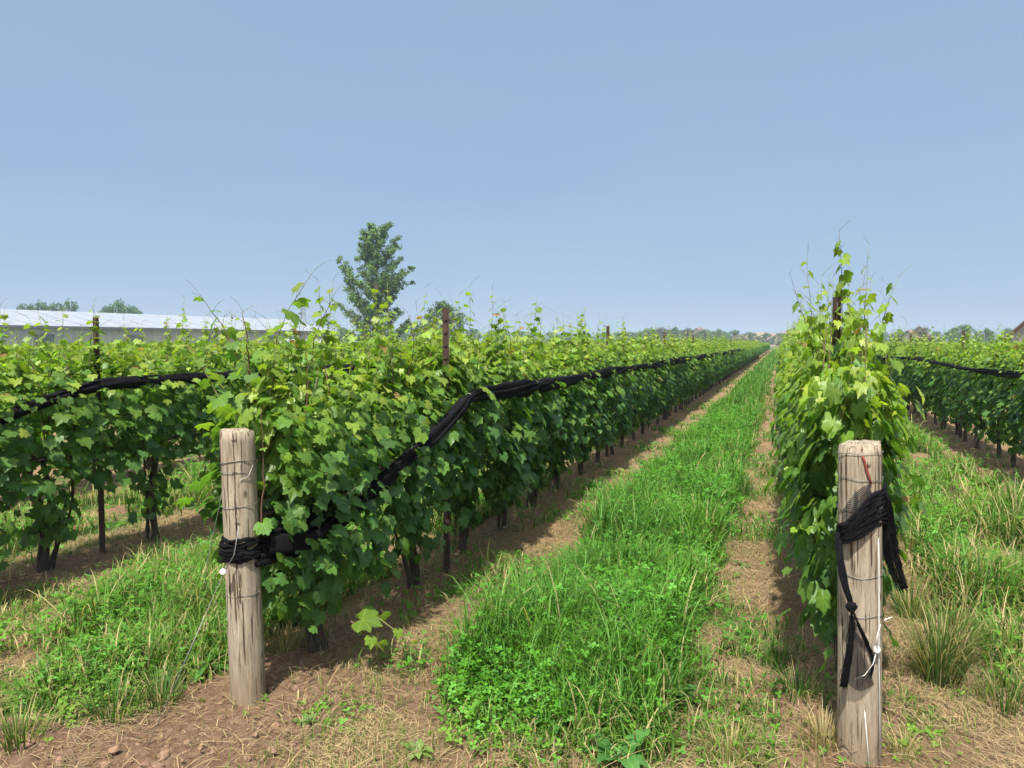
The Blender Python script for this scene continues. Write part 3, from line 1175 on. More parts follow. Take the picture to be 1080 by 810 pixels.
# long vertical crack wire and string on left post
g = Geo()
g.tube([local_front(post_l, 1.24 - .1 * i, -.25 + .03 * math.sin(i), .0795) for i in range(8)], .0012, 5)
g.obj('hanging_wire', M['brown_cane'], post_l)
g = Geo()
g.tube([local_front(post_l, 1.0 + .012 * i + .01 * math.sin(i * 1.3), -.1 + .16 * i, .0812) for i in range(7)], .0016, 5)
g.obj('string', M['straw'], post_l)
# red string on right post
g = Geo()
g.tube([local_front(post_r, 1.195 - .021 * i, .12 + .07 * i + .03 * math.sin(i * 2), .0845) for i in range(6)], .0042, 5, rough=.3)
g.tube([local_front(post_r, 1.19 - .02 * i, .17 + .07 * i, .0845) for i in range(6)], .0026, 5, rough=.3)
g.obj('red_string', M['red_string'], post_r)
# knot hole
g = Geo()
g.tube([local_front(post_r, 1.165, .36, .079), local_front(post_r, 1.165, .36, .0835)], [.012, .009], 10)
g.obj('knot', M['wood'], post_r)


def at_post(t, px, py, off=0.0):
    """a place at the depth of the post's front skin"""
    Z = t.location.dot(FWDH) - .085 - off
    return P(px, py, Z)


# white tension wires and disc at the right post
g = Geo()
p0, p1 = at_post(post_r, 927, 548), at_post(post_r, 927, 700)
gnd = G(929, 815)
g.tube([at_post(post_r, 926, 556, -.03), at_post(post_r, 927, 590), p1, gnd + Vector((0, 0, -.03))], .0019, 6)
g2 = Geo()
g2.tube([at_post(post_r, 911, 738, -.01), G(918, 815) + Vector((0, 0, -.03))], .0018, 6)
wl = thing('anchor_wire', 'white anchor wires running from the right wooden post into the ground', 'wire', tuple(G(926, 812)))


def childw(g, name, mat, par):
    """a part whose geometry was laid out in world coordinates"""
    o = g.obj(name, mat, par)
    bpy.context.view_layer.update()
    o.matrix_parent_inverse = par.matrix_world.inverted()
    return o


childw(g, 'wire', M['white_wire'], wl)
childw(g2, 'wire', M['white_wire'], wl)


def disc(c, nrm, r, mat):
    g = Geo()
    nrm = Vector(nrm).normalized()
    c = Vector(c)
    g.tube([c - nrm * .002, c - nrm * .0018, c + nrm * .0018, c + nrm * .002], [r * .93, r, r, r * .93], 20, caps=True)
    return g


dn = -FWDH + Vector((0, 0, .35))
dc = at_post(post_r, 925, 685, .012)
childw(disc(dc, dn, .014, None), 'plastic_disc', M['white_plastic'], wl)
g = Geo()
g.tube([dc, at_post(post_r, 925, 672, .012), at_post(post_r, 928, 660, .012), at_post(post_r, 934, 653, .012), at_post(post_r, 941, 651, .01)], [.0022, .0024, .0024, .0022, .0015], 6)
childw(g, 'wire_tail', M['white_wire'], wl)
g = Geo()
g.tube([dc, at_post(post_r, 921, 700, .01), at_post(post_r, 912, 712, .012), at_post(post_r, 902, 716, .012)], .0018, 6)
childw(g, 'wire_tail', M['white_wire'], wl)

wl2 = thing('anchor_wire', 'thin grey guy wire with white disc beside the left wooden post', 'wire', tuple(G(235, 640)))
g = Geo()
g.tube([at_post(post_l, 252, 555, .01), at_post(post_l, 247, 585, .02), at_post(post_l, 236, 604, .03)], .0022, 6)
g.tube([at_post(post_l, 236, 604, .03), G(150, 800)], .0014, 5)
childw(g, 'wire', M['wire'], wl2)
childw(disc(at_post(post_l, 235, 603, .034), dn, .014, None), 'plastic_disc', M['white_plastic'], wl2)
g = Geo()
g.tube([at_post(post_l, 237, 505, -.1), at_post(post_l, 230, 540, -.1), at_post(post_l, 219, 590, -.08), at_post(post_l, 215, 625, -.05)], .0016, 5)
childw(g, 'wire', M['wire'], wl2)


# ---------------------------------------------------------------- netting
def folds(n, sides, amp=.28, seed=0):
    r_ = np.random.default_rng(seed)
    base = r_.normal(0, amp, (sides,))
    A = np.zeros((n, sides))
    cur = base.copy()
    for i in range(n):
        cur = .82 * cur + .18 * base + r_.normal(0, amp * .25, sides)
        A[i] = 1 + cur
    A = np.clip(A, .45, 1.6)
    return lambda i, k: A[i, k]


def resample(ctrl, step):
    out = [Vector(ctrl[0])]
    for a_, b_ in zip(ctrl[:-1], ctrl[1:]):
        a_, b_ = Vector(a_), Vector(b_)
        m_ = max(1, int((b_ - a_).length / step))
        for j in range(1, m_ + 1):
            out.append(a_.lerp(b_, j / m_))
    return out


def smooth(pts, it=2):
    for _ in range(it):
        pts = [pts[0]] + [(pts[i - 1] + pts[i] * 2 + pts[i + 1]) / 4 for i in range(1, len(pts) - 1)] + [pts[-1]]
    return pts


def net_roll(label, ctrl, rad, seed, step=.07, ties=(), extra=None, far=None):
    t = thing('netting_roll', label, 'netting', tuple(ctrl[0]), 'rolled bird netting tied along the rows')
    pts = smooth(resample(ctrl, step), 3)
    n = len(pts)
    sides = 14
    rr_ = random.Random(seed)
    radv = []
    cur = rad
    for i in range(n):
        cur += rr_.uniform(-.005, .005)
        cur = min(max(cur, rad * .72), rad * 1.3)
        radv.append(cur)
    for q in ties:
        for i in range(n):
            d = abs(i - int(q * n))
            if d < 3:
                radv[i] *= (.55, .72, .9)[d]
    g = Geo()
    g.tube(pts, radv, sides, fold=folds(n, sides, .20, seed), flat=.75)
    # loose lengths of mesh twisted round the roll
    for s_ in range(3):
        ph, tw = rr_.uniform(0, 6.28), rr_.uniform(.05, .16)
        q = [p + Vector((math.cos(ph + i * tw) * radv[i] * .9, 0, math.sin(ph + i * tw) * radv[i] * .95)) for i, p in enumerate(pts)]
        g.tube(q, [rad * .22] * n, 6, rough=.45)
    fuzz(g, pts[:int(n * .5)], rad * 1.15, 260, .0011)
    childw(g, 'roll', M['net'], t)
    for q in ties:
        i = int(q * n)
        g = Geo()
        d = (pts[min(i + 1, n - 1)] - pts[max(i - 1, 0)]).normalized()
        a_ = d.cross(Vector((0, 0, 1))).normalized()
        b_ = a_.cross(d)
        ring = [pts[i] + a_ * math.cos(th) * radv[i] * 1.0 + b_ * math.sin(th) * radv[i] * 1.25 for th in np.linspace(0, 6.28, 17)]
        g.tube(ring, .0022, 5)
        childw(g, 'tie', M['wire'], t)
    return t


def fuzz(g, pts, spread, n, r_=.0009, seglen=5):
    """stray threads and snagged loops of mesh"""
    for _ in range(n):
        i = random.randrange(0, max(1, len(pts) - 2))
        q = []
        o0 = Vector((random.uniform(-1, 1), random.uniform(-1, 1), random.uniform(-1, 1))) * spread
        for j in range(seglen):
            p = pts[min(i + j, len(pts) - 1)]
            o0 = o0 * .8 + Vector((random.uniform(-1, 1), random.uniform(-1, 1), random.uniform(-1.2, .8))) * spread * .45
            q.append(p + o0)
        g.tube(q, r_, 4)


def wrap_round(t, post, z, r, hgt, turns=2, seed=1):
    """mesh wound round a post: several ropy turns"""
    rr_ = random.Random(seed)
    bpy.context.view_layer.update()
    g = Geo()
    nst = 12
    for s_ in range(nst):
        z0 = z + hgt * (s_ / (nst - 1) - .5)
        ph = rr_.uniform(0, 6.28)
        pts = []
        for i in range(37):
            th = 2 * math.pi * i / 36
            zz = z0 + .012 * math.sin(th + ph) + .006 * math.sin(3 * th + ph)
            q = post.matrix_world @ Vector((math.cos(th) * (r + .006 * math.sin(th * 2 + ph)), math.sin(th) * (r + .006 * math.sin(th * 2 + ph)), zz))
            pts.append(q)
        g.tube(pts, [.0085] * 37, 7, rough=.5, caps=False)
        fuzz(g, pts, .010, 16)
    return childw(g, 'post_wrap', M['net'], t)


XL = rowx(-1)
ctrl = [(LP.x + .09, LP.y + .05, .74), (LP.x + .22, LP.y + .20, .70), (XL + .22, 3.45, .80), (XL + .26, 3.95, .99), (XL + .30, 4.45, 1.16), (XL + .28, 4.83, 1.285), (XL + .28, 5.1, 1.30), (XL + .29, 5.4, 1.29)]
y = 6.4
while y < 46:
    ctrl.append((XL + (.31 if y < 9 else .30) + .04 * math.sin(y * 1.3), y, 1.275 + .03 * abs(math.sin((y - 4.83) * math.pi / 5.6 + 1.57))))
    y += 1.0
nl = net_roll('thick black netting roll slanting up from the left post, then along that row', ctrl, .046, 4, ties=(.015, .045, .075))
wrap_round(nl, post_l, .70, .084, .085, seed=3)
# loose mesh hanging by the left post
g = Geo()
for s_ in range(6):
    a_ = Vector((LP.x + .07, LP.y - .02 + .02 * s_, .66 + .03 * s_))
    b_ = Vector((XL + .13 + .015 * s_, 3.42 + .03 * s_, .72 + .045 * s_))
    g.tube([a_, a_.lerp(b_, .4) + Vector((0, 0, -.04)), a_.lerp(b_, .7) + Vector((.02, 0, -.02)), b_], [.014, .017, .016, .012], 7, rough=.35)
childw(g, 'loose_mesh', M['net'], nl)

ctrl = [(XL - .20, 4.0, 1.30)] + [(XL - .16 + .05 * math.sin(q), q, 1.44 + .03 * math.sin(q * 1.9)) for q in np.arange(5, 40, 1.1)]
net_roll('black netting roll glimpsed through the top of the left row', ctrl, .038, 5, .14)
X2 = rowx(-2)
ctrl = [(X2 + .10, 2.7, .80), (X2 + .20, 3.67, 1.21), (X2 + .28, 4.2, 1.35), (X2 + .29, 4.8, 1.36)] + [(X2 + .27 + .04 * math.sin(q * 1.7), q, 1.35 + .03 * abs(math.sin(q * .56))) for q in np.arange(5.8, 34, 1.1)]
net_roll('black netting roll along the row behind the left post, sloping down at far left', ctrl, .033, 6, .09)
X3 = rowx(-3)
ctrl = [(X3 + .34, 3.2, 1.0), (X3 + .34, 4.6, 1.32)] + [(X3 + .36, q, 1.34) for q in np.arange(5.5, 32, 1.5)]
net_roll('black netting roll in the third row back on the left', ctrl, .040, 7, .16)
X1 = rowx(1)
ctrl = [(X1 - .30 - .03 * math.sin(q), q, 1.30 - .03 * math.sin((q - 9) * .56)) for q in np.arange(6.5, 42, 1.0)]
net_roll('black netting roll sagging along the left face of the right edge row', ctrl, .036, 8, .09)

# right post: sash, knot, hanging strands and open web
nr = thing('netting_tie', 'torn black netting knotted round the right wooden post, its ends hanging', 'netting', (RP.x, RP.y, RP.z + .9))
Z0 = post_r.location.dot(FWDH)


def PR(px, py, fwd):
    """by the right post, fwd metres in front of its axis"""
    return P(px, py, Z0 - fwd)


g = Geo()
for s_ in range(9):
    f_ = s_ / 8
    py0, py1 = 553 + 17 * f_, 518 + 34 * f_
    sag = 7 * f_
    pts = [PR(884, py0 + 2, -.02), PR(887, py0 + sag * .3, .045), PR(896, py0 - 1 + sag * .4, .086), PR(908, (py0 + py1) / 2 + sag * .7, .095), PR(920, py1 + 3 + sag * .3, .088), PR(928, py1, .06), PR(934, py1 - 6 + 5 * f_, .0)]
    q_ = smooth(resample(pts, .02), 2)
    g.tube(q_, .0078, 7, rough=.5)
    fuzz(g, q_, .009, 12)
childw(g, 'sash', M['net'], nr)
# pale open mesh above the sash
V, F, U = [], [], []
nI, nJ = 14, 6
for i in range(nI):
    t_ = i / (nI - 1)
    px = 888 + (928 - 888) * t_
    lowy = 556 - 30 * t_ ** 1.1
    topy = 552 - 12 - 30 * t_ ** .8 - 8 * math.sin(t_ * 3.1)
    for j in range(nJ):
        u_ = j / (nJ - 1)
        fwd = math.sqrt(max(0.0, .088 ** 2 - ((px - 907) / FPX * Z0) ** 2)) if abs(px - 907) / FPX * Z0 < .088 else 0
        p = PR(px, lowy + (topy - lowy) * u_, fwd + .004 + .006 * math.sin(i * 1.3 + j))
        V.append(tuple(p))
        U.append((t_ * .15, u_ * .07, 0))
for i in range(nI - 1):
    for j in range(nJ - 1):
        q = i * nJ + j
        F += [(q, q + nJ, q + nJ + 1), (q, q + nJ + 1, q + 1)]
g = Geo()
g.add(V, F, (.5, .5, .5), np.array(U))
childw(g, 'open_mesh', M['web'], nr)
# bunch and tail falling on the right
g = Geo()
for s_ in range(8):
    o_ = s_ - 3.5
    pts = [PR(930 + o_ * .8, 514 + abs(o_), .03), PR(934 + o_ * 1.6, 530, .02 + .004 * o_), PR(936 + o_ * 2.0, 556, .0), PR(940 + o_ * 2.2, 585, -.02), PR(947 + o_ * 1.6, 606 + 3 * random.random(), -.03), PR(953 + o_ * 1.2, 618 + 5 * random.random(), -.03)]
    q_ = smooth(resample(pts, .02), 2)
    g.tube(q_, [.0068 * (1 - .6 * i_ / len(q_)) * random.uniform(.7, 1.2) for i_ in range(len(q_))], 6, rough=.5)
    fuzz(g, q_, .013, 16)
childw(g, 'tail', M['net'], nr)
g = Geo()
for s_ in range(5):
    o_ = s_ - 2
    pts = [PR(884 + o_, 562, .03), PR(886 + o_ * 1.2, 590, .085), PR(891 + o_ * 1.2, 615, .094), PR(897 + o_ * .6, 636, .098)]
    g.tube(smooth(resample(pts, .025), 1), .0062, 6, rough=.35)
for s_ in range(5):
    o_ = s_ - 2
    pts = [PR(898, 644, .098), PR(899 + o_, 662, .097), PR(895 + o_ * 1.2, 690, .094), PR(890 + o_ * 1.6, 724, .088)]
    q_ = smooth(resample(pts, .02), 1)
    g.tube(q_, .0036, 6, rough=.5)
    fuzz(g, q_, .010, 22)
for s_ in range(3):
    pts = [PR(899, 644, .100), PR(907 + s_, 664, .101), PR(917 + s_, 686, .092), PR(922, 700, .085), PR(919 - s_, 712, .088)]
    q_ = smooth(resample(pts, .02), 1)
    g.tube(q_, .0028, 6, rough=.5)
    fuzz(g, q_, .008, 12)
childw(g, 'strand', M['net'], nr)
g = Geo()
kc = PR(898, 640, .106)
for s_ in range(3):
    ax = Vector((random.uniform(-1, 1), random.uniform(-1, 1), random.uniform(-1, 1))).normalized()
    a_ = ax.orthogonal().normalized()
    b_ = ax.cross(a_)
    g.tube([kc + a_ * .012 * math.cos(th) + b_ * .012 * math.sin(th) for th in np.linspace(0, 6.28, 13)], .010, 7, rough=.2)
childw(g, 'knot', M['net'], nr)
V, F, U = [], [], []
for i in range(9):
    t_ = i / 8
    for j in range(6):
        u_ = j / 5
        L_ = (900 - 9 * t_, 655 + 62 * t_)
        R_ = (902 + 20 * t_ ** .9, 655 + 55 * t_ + 22 * math.sin(t_ * 1.5) * .5)
        px, py = L_[0] + (R_[0] - L_[0]) * u_, L_[1] + (R_[1] - L_[1]) * u_ + 10 * t_ * math.sin(u_ * 3.1)
        dx = (px - 906.5) / FPX * Z0
        V.append(tuple(PR(px, py, math.sqrt(max(0, .086 ** 2 - dx * dx)) + .014)))
        U.append(((px - 900) * .0037, (py - 650) * .0037, 0))
for i in range(8):
    for j in range(5):
        q = i * 6 + j
        F += [(q, q + 6, q + 7), (q, q + 7, q + 1)]
g = Geo()
g.add(V, F, (.5, .5, .5), np.array(U))
childw(g, 'open_mesh', M['web'], nr)

# ---------------------------------------------------------------- ground cover
random.seed(21)
rng = np.random.default_rng(21)


def sample_area(x0, x1, y0, y1, dens):
    n = int((x1 - x0) * (y1 - y0) * dens)
    return rng.uniform(x0, x1, n), rng.uniform(y0, y1, n)


def infront(x, y, marg=1.12):
    """rough cull: only ground this viewpoint or one a step aside could see"""
    X = x * RIGHT.x + y * RIGHT.y
    Z = x * FWDH.x + y * FWDH.y
    return (Z > 1.6) & (np.abs(X) < .67 * Z * marg + .8)


LUSHC = np.array((0.098, 0.255, 0.024))
DARKC = np.array((0.060, 0.175, 0.028))
YELC = np.array((0.24, 0.31, 0.06))
TANC = np.array((0.50, 0.40, 0.20))
g = Geo()
# y bands: (from, to, blades per m2, width factor)
bands = [(1.8, 5.0, 5200, 1.0), (5.0, 9.0, 3000, 1.25), (9.0, 18, 1300, 1.7), (18, 40, 420, 2.8), (40, 90, 110, 5.0), (90, 165, 36, 8)]
for (y0, y1, dn_, wf) in bands:
    for k in (-3, -2, -1, 0, 1):
        if k == 0 and y0 < 2:
            xa, xb = ROW0 - .1, ROW0 + 2.6
        xa, xb = rowx(k) , rowx(k) + PITCHX
        dk = dn_ * {-1: 1.0, 0: .75, -2: .85, 1: .25, -3: .25}[k]
        if y0 > 18 and k not in (-1, 0):
            dk *= .5
        x, y = sample_area(xa, xb, y0, y1, dk)
        lush, weeds, straw, under = zones(x, y)
        keep = infront(x, y) & (rng.random(len(x)) < np.clip(lush + weeds * .34, 0, 1))
        x, y, lush = x[keep], y[keep], lush[keep]
        n = len(x)
        if not n:
            continue
        z = gz(x, y)
        cl = fbm(x * 2.2 + 5, y * 2.2 + 60, 3)
        hgt = (.32 if k == -1 else .25) * (.35 + .75 * lush) * rng.uniform(.5, 1.25, n) * (.30 + 1.5 * cl)
        if k == 0:
            hgt *= 1.35 + .7 * np.clip((fbm(x * 1.5, y * 1.1, 2) - .5) * 3, 0, 1)
        hgt *= np.clip((y - head(x) + .5) / 1.1, .35, 1)
        kindc = vnoise(x * 1.6 + 90, y * 1.6)
        isclo = (rng.random(n) < np.where(kindc > .52, .62, .16)) & (y0 < 18)
        dry = rng.random(n) < np.where(lush > .8, .04, .25) + (0 if k == -1 else .20)
        mixv = np.clip(fbm(x * 2.0 + 33, y * 2.0 + 3, 3) * 2.2 - .65 + rng.normal(0, .2, n), 0, 1)[:, None]
        c = DARKC + (LUSHC - DARKC) * mixv
        yel = np.clip((.5 - (y - head(x))) / .8, 0, .8) + rng.uniform(0, .3, n) + (0 if k == -1 else .22)
        c = c + (YELC - c) * np.clip(yel, 0, 1)[:, None] * .75
        c[dry & ~isclo] = TANC
        stalk = ~isclo & (rng.random(n) < (.003 if y0 < 9 else .001))
        c[stalk] = TANC * .9
        hgt = np.where(stalk, hgt * 1.35 + .04, hgt)
        c = c * rng.uniform(.75, 1.3, (n, 1))
        pos = np.stack([x, y, z - .01], -1)
        yaw = rng.uniform(0, 6.28, n)
        m = ~isclo
        arch = m & (rng.random(n) < .3)
        wd = rng.uniform(.0045, .0125, n) * wf
        bluish = rng.random(n) < .22
        c[bluish & ~dry] = np.array((.16, .34, .075)) * rng.uniform(.8, 1.15, ((bluish & ~dry).sum(), 1))
        rt = yawrot(yaw, rng.normal(0, .16, n))
        if y0 < 18:
            a1 = m & ~arch
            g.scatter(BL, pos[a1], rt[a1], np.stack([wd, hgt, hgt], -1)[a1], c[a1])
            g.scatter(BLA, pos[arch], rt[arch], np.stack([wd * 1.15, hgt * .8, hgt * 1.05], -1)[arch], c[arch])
            q = isclo
            pc = pos[q].copy()
            pc[:, 2] += hgt[q] * rng.uniform(.35, .85, q.sum())
            nn = rng.normal(0, .35, (q.sum(), 3)) + np.array((0, 0, 1))
            s_ = rng.uniform(.013, .024, q.sum()) * (wf ** .7)
            g.scatter(CLO, pc, frames(nn, rng.normal(0, 1, (q.sum(), 3))), s_, c[q] * np.array((.9, 1.08, .9)))
        else:
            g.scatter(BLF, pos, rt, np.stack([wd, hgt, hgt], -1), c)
tag(g.obj('grass', M['grass']), 'bright green grass and clover growing in strips between the vine rows', 'grass', kind='stuff')

# small seedlings and ground weeds in the bare strips, thin yellow grass at the headland
g = Geo()
x, y = sample_area(-5.5, 3.9, 1.6, 11, 2600)
lush, weeds, straw, under = zones(x, y)
p_ = np.clip(.10 + .55 * np.clip((fbm(x * 2.6, y * 2.6 + 50, 3) - .44) / .12, 0, 1) * np.where((x > -1.9), 1, .35) + .35 * ((x > -1.85) & (x < -1.2) & (y < 4.2)) + .3 * weeds, 0, 1) * (1 - .75 * under)
bare_left = (x < -1.9) & (y < head(x))
p_ = np.where(bare_left, .02, p_)
keep = infront(x, y) & (rng.random(len(x)) < p_)
x, y = x[keep], y[keep]
n = len(x)
hgt = rng.uniform(.025, .10, n)
c = DARKC + (YELC - DARKC) * rng.uniform(.2, 1, (n, 1))
dry = rng.random(n) < .35
c[dry] = TANC
c *= rng.uniform(.75, 1.2, (n, 1))
g.scatter(BL, np.stack([x, y, gz(x, y) - .005], -1), yawrot(rng.uniform(0, 6.28, n), rng.normal(0, .45, n)), np.stack([rng.uniform(.002, .005, n), hgt, hgt], -1), c)
tag(g.obj('short_weeds', M['grass']), 'thin short weeds and sparse yellowing grass on the bare soil', 'weeds', kind='stuff')

# dead grass lying on the soil
g = Geo()
for (x0, x1, y0, y1, dn_, wf) in ((-5.6, 3.6, 1.6, 6, 5200, 1), (-6, 5.5, 6, 13, 1700, 1.5), (-6, 8, 13, 30, 330, 3)):
    x, y = sample_area(x0, x1, y0, y1, dn_)
    lush, weeds, straw, under = zones(x, y)
    clump = np.clip((fbm(x * 3.1 + 4, y * 3.1 + 22, 3) - .42) / .16, .06, 1)
    keep = infront(x, y) & (rng.random(len(x)) < np.clip(straw * clump * (1 - lush * .9) + .12, 0, 1))
    x, y = x[keep], y[keep]
    n = len(x)
    ln = rng.gamma(2.2, .035, n) + .03
    flow = fbm(x * 1.4, y * 1.4 + 77, 2) * 9
    yaw = flow + rng.normal(0, .8, n)
    c = np.array((.55, .40, .22)) * rng.uniform(.45, 1.2, (n, 1)) * rng.uniform(.93, 1.07, (n, 3))
    g.scatter(BL, np.stack([x, y, gz(x, y) + rng.uniform(.001, .028, n)], -1), yawrot(yaw, -math.pi / 2 + rng.normal(.05, .16, n)), np.stack([rng.uniform(.0014, .0034, n) * wf, ln * .5, ln], -1), c)
tag(g.obj('straw', M['straw']), 'dry straw and dead grass littering the soil beside the rows', 'straw', kind='stuff')

# clods
g = Geo()


def lump(seed):
    r_ = np.random.default_rng(seed)
    V = []
    F = []
    rings, sides = 5, 8
    for i in range(rings):
        ph = math.pi * (i + .5) / rings
        for k in range(sides):
            th = 2 * math.pi * k / sides
            q = r_.uniform(.7, 1.15)
            V.append((q * math.sin(ph) * math.cos(th), q * math.sin(ph) * math.sin(th), .7 * q * math.cos(ph)))
    for i in range(rings - 1):
        for k in range(sides):
            k2 = (k + 1) % sides
            a_, b_, c_, d_ = i * sides + k, (i + 1) * sides + k, (i + 1) * sides + k2, i * sides + k2
            F += [(a_, b_, c_), (a_, c_, d_)]
    V += [(0, 0, .75), (0, 0, -.7)]
    for k in range(sides):
        k2 = (k + 1) % sides
        F += [(len(V) - 2, k, k2), (len(V) - 1, (rings - 1) * sides + k2, (rings - 1) * sides + k)]
    return np.array(V, float), np.array(F), np.zeros((len(V), 3))


LU = [lump(i) for i in range(6)]
x, y = sample_area(-5.2, 3, 1.7, 8, 420)
lush, weeds, straw, under = zones(x, y)
rough = np.clip((2.95 - y) / .5, 0, 1) * np.clip((-1.2 - x) / .6, 0, 1)
keep = infront(x, y) & (rng.random(len(x)) < np.clip(.10 + rough + .3 * under - lush, 0, 1))
x, y = x[keep], y[keep]
n = len(x)
s_ = np.clip(rng.gamma(1.3, .0042, n), .003, .026)
g.scatter(LU, np.stack([x, y, gz(x, y) + s_ * .25], -1), yawrot(rng.uniform(0, 6.28, n), rng.normal(0, .5, n)), s_, np.tile(np.array((.3, .2, .14)), (n, 1)))
tag(g.obj('soil_clods', M['clod'], smooth=False), 'crumbs and clods of brown soil on the bare ground', 'soil', kind='stuff')

# broad-leaved weeds one can point to
def weed(px, py, label, n=7, size=.16, col=(.10, .23, .045), spread=1.0, tall=0.0):
    p = G(px, py)
    p.z = float(gz(p.x, p.y))
    t = thing('broadleaf_weed', label, 'weed', tuple(p), 'broad-leaved weeds')
    n += 4
    for i in range(n):
        g = Geo()
        az = 2.4 * i + random.uniform(-.4, .4)
        d = np.array([[math.cos(az) * spread, math.sin(az) * spread, random.uniform(.2, .9) + tall]])
        nn = np.array([[-math.cos(az) * .6, -math.sin(az) * .6, 1.0]])
        s_ = size * .66 * random.uniform(.5, 1.15)
        c = np.array([col]) * random.uniform(.8, 1.25)
        g.scatter(BR, np.array([[math.cos(az) * .012, math.sin(az) * .012, 0.0]]), frames(nn, d), np.array([[s_ * random.uniform(1.0, 1.6), s_, s_]]), c)
        g.obj('leaf', M['leaf'], t)
    return t


weed(652, 806, 'large ribbed dock plant with broad leaves at the bottom edge of the grass', 9, .24, (.085, .22, .05))
weed(700, 745, 'tall pale-leaved dock standing at the near right corner of the grass strip', 8, .27, (.12, .25, .07), .7, .8)
weed(588, 770, 'upright narrow dock in front of the bright grass strip', 8, .22, (.08, .22, .04), .6, .8)
weed(212, 708, 'dock with long upright leaves just left of the left wooden post', 8, .26, (.09, .22, .035), .7, .6)
weed(322, 770, 'small low weed on bare soil between the left post and the grass', 6, .09, (.14, .26, .06))
weed(440, 800, 'pale flat weed at the bottom edge, left of the grass strip', 7, .13, (.20, .30, .07), 1.2)
weed(735, 645, 'broad flat weed cluster on the straw beside the grass strip', 9, .15, (.08, .19, .04), 1.3)
weed(1050, 632, 'large round-leaved weed at the foot of the right edge grass', 7, .2, (.17, .30, .10), 1.1)
weed(785, 598, 'low weed on the straw halfway along the grass strip edge', 7, .12, (.10, .22, .05), 1.2)
weed(340, 745, 'tiny seedling clump on the soil nearest the left post', 6, .07, (.12, .25, .05))
weed(170, 605, 'leafy weed clump between the rows behind the left post', 8, .22, (.08, .20, .035), .9, .3)


def tuft(px, py, label, n=130, h=.45, rad=.07, col=YELC, dry=.25):
    p = G(px, py)
    p.z = float(gz(p.x, p.y))
    g = Geo()
    az = rng.uniform(0, 6.28, n)
    rr = rad * np.sqrt(rng.random(n))
    c = np.tile(col, (n, 1)) * rng.uniform(.6, 1.1, (n, 1))
    c[rng.random(n) < dry] = TANC
    hh = h * rng.uniform(.45, 1.1, n)
    g.scatter(BL + BLA[:3], np.stack([np.cos(az) * rr, np.sin(az) * rr, np.full(n, -.02)], -1), yawrot(az - math.pi / 2, rng.uniform(-.42, .1, n)),
              np.stack([rng.uniform(.003, .007, n), hh * .6, hh], -1), c)
    o = g.obj('grass_tuft', M['grass'])
    o.location = p
    tag(o, label, 'grass tuft', 'tufts of tall grass')


tuft(990, 718, 'tall dense grass tuft standing right of the right wooden post', 330, .52, .10, np.array((.12, .20, .045)), .3)
tuft(1000, 700, 'second tall tuft just behind the dense one by the right post', 200, .42, .09, np.array((.15, .24, .05)), .35)
tuft(1035, 640, 'tall grass tuft near the right edge, below the broad leaves', 220, .42, .13, np.array((.11, .24, .04)), .2)
tuft(962, 650, 'loose grass tuft between the right post and the dense tuft', 160, .36, .10, np.array((.14, .24, .05)), .3)
tuft(1060, 745, 'grass tuft in the lower right corner on the straw', 130, .26, .12, np.array((.13, .24, .05)), .35)
tuft(820, 705, 'upright green tuft on the straw left of the right wooden post', 120, .20, .07, np.array((.12, .26, .05)), .15)
tuft(842, 742, 'short green tuft on the straw nearest the right wooden post', 120, .19, .09, np.array((.12, .26, .05)), .2)
tuft(770, 795, 'yellowish tuft at the bottom edge left of the right post', 140, .17, .11, YELC, .4)
tuft(868, 790, 'dry straw-coloured tuft at the foot of the right wooden post', 130, .20, .08, TANC * .9, .5)
tuft(955, 800, 'small yellow-green tuft at the bottom edge right of the post', 70, .14, .06, YELC, .4)
tuft(60, 745, 'green tuft at the left edge above the bare soil', 200, .26, .12, np.array((.12, .24, .05)), .25)
tuft(120, 760, 'green tuft spilling onto the bare soil at lower left', 200, .24, .12, np.array((.11, .23, .045)), .2)
tuft(170, 745, 'green tuft on the soil edge left of the left wooden post', 170, .24, .10, np.array((.12, .22, .05)), .3)
tuft(20, 790, 'tuft in the lower left corner of the picture', 120, .2, .10, np.array((.14, .24, .05)), .3)
tuft(300, 690, 'dry grass tuft beside the first vine trunk of the left row', 120, .22, .07, TANC * .85, .4)


# ---------------------------------------------------------------- background trees
def leafblob(seed):
    r_ = np.random.default_rng(seed)
    V = np.array([(-.5, 0, 0), (0, -.45, .12), (.5, 0, 0), (0, .55, .1)]) * r_.uniform(.8, 1.2, (4, 1))
    return V, np.array([(0, 1, 2), (0, 2, 3)]), np.zeros((4, 3))


LB = [leafblob(i) for i in range(5)]


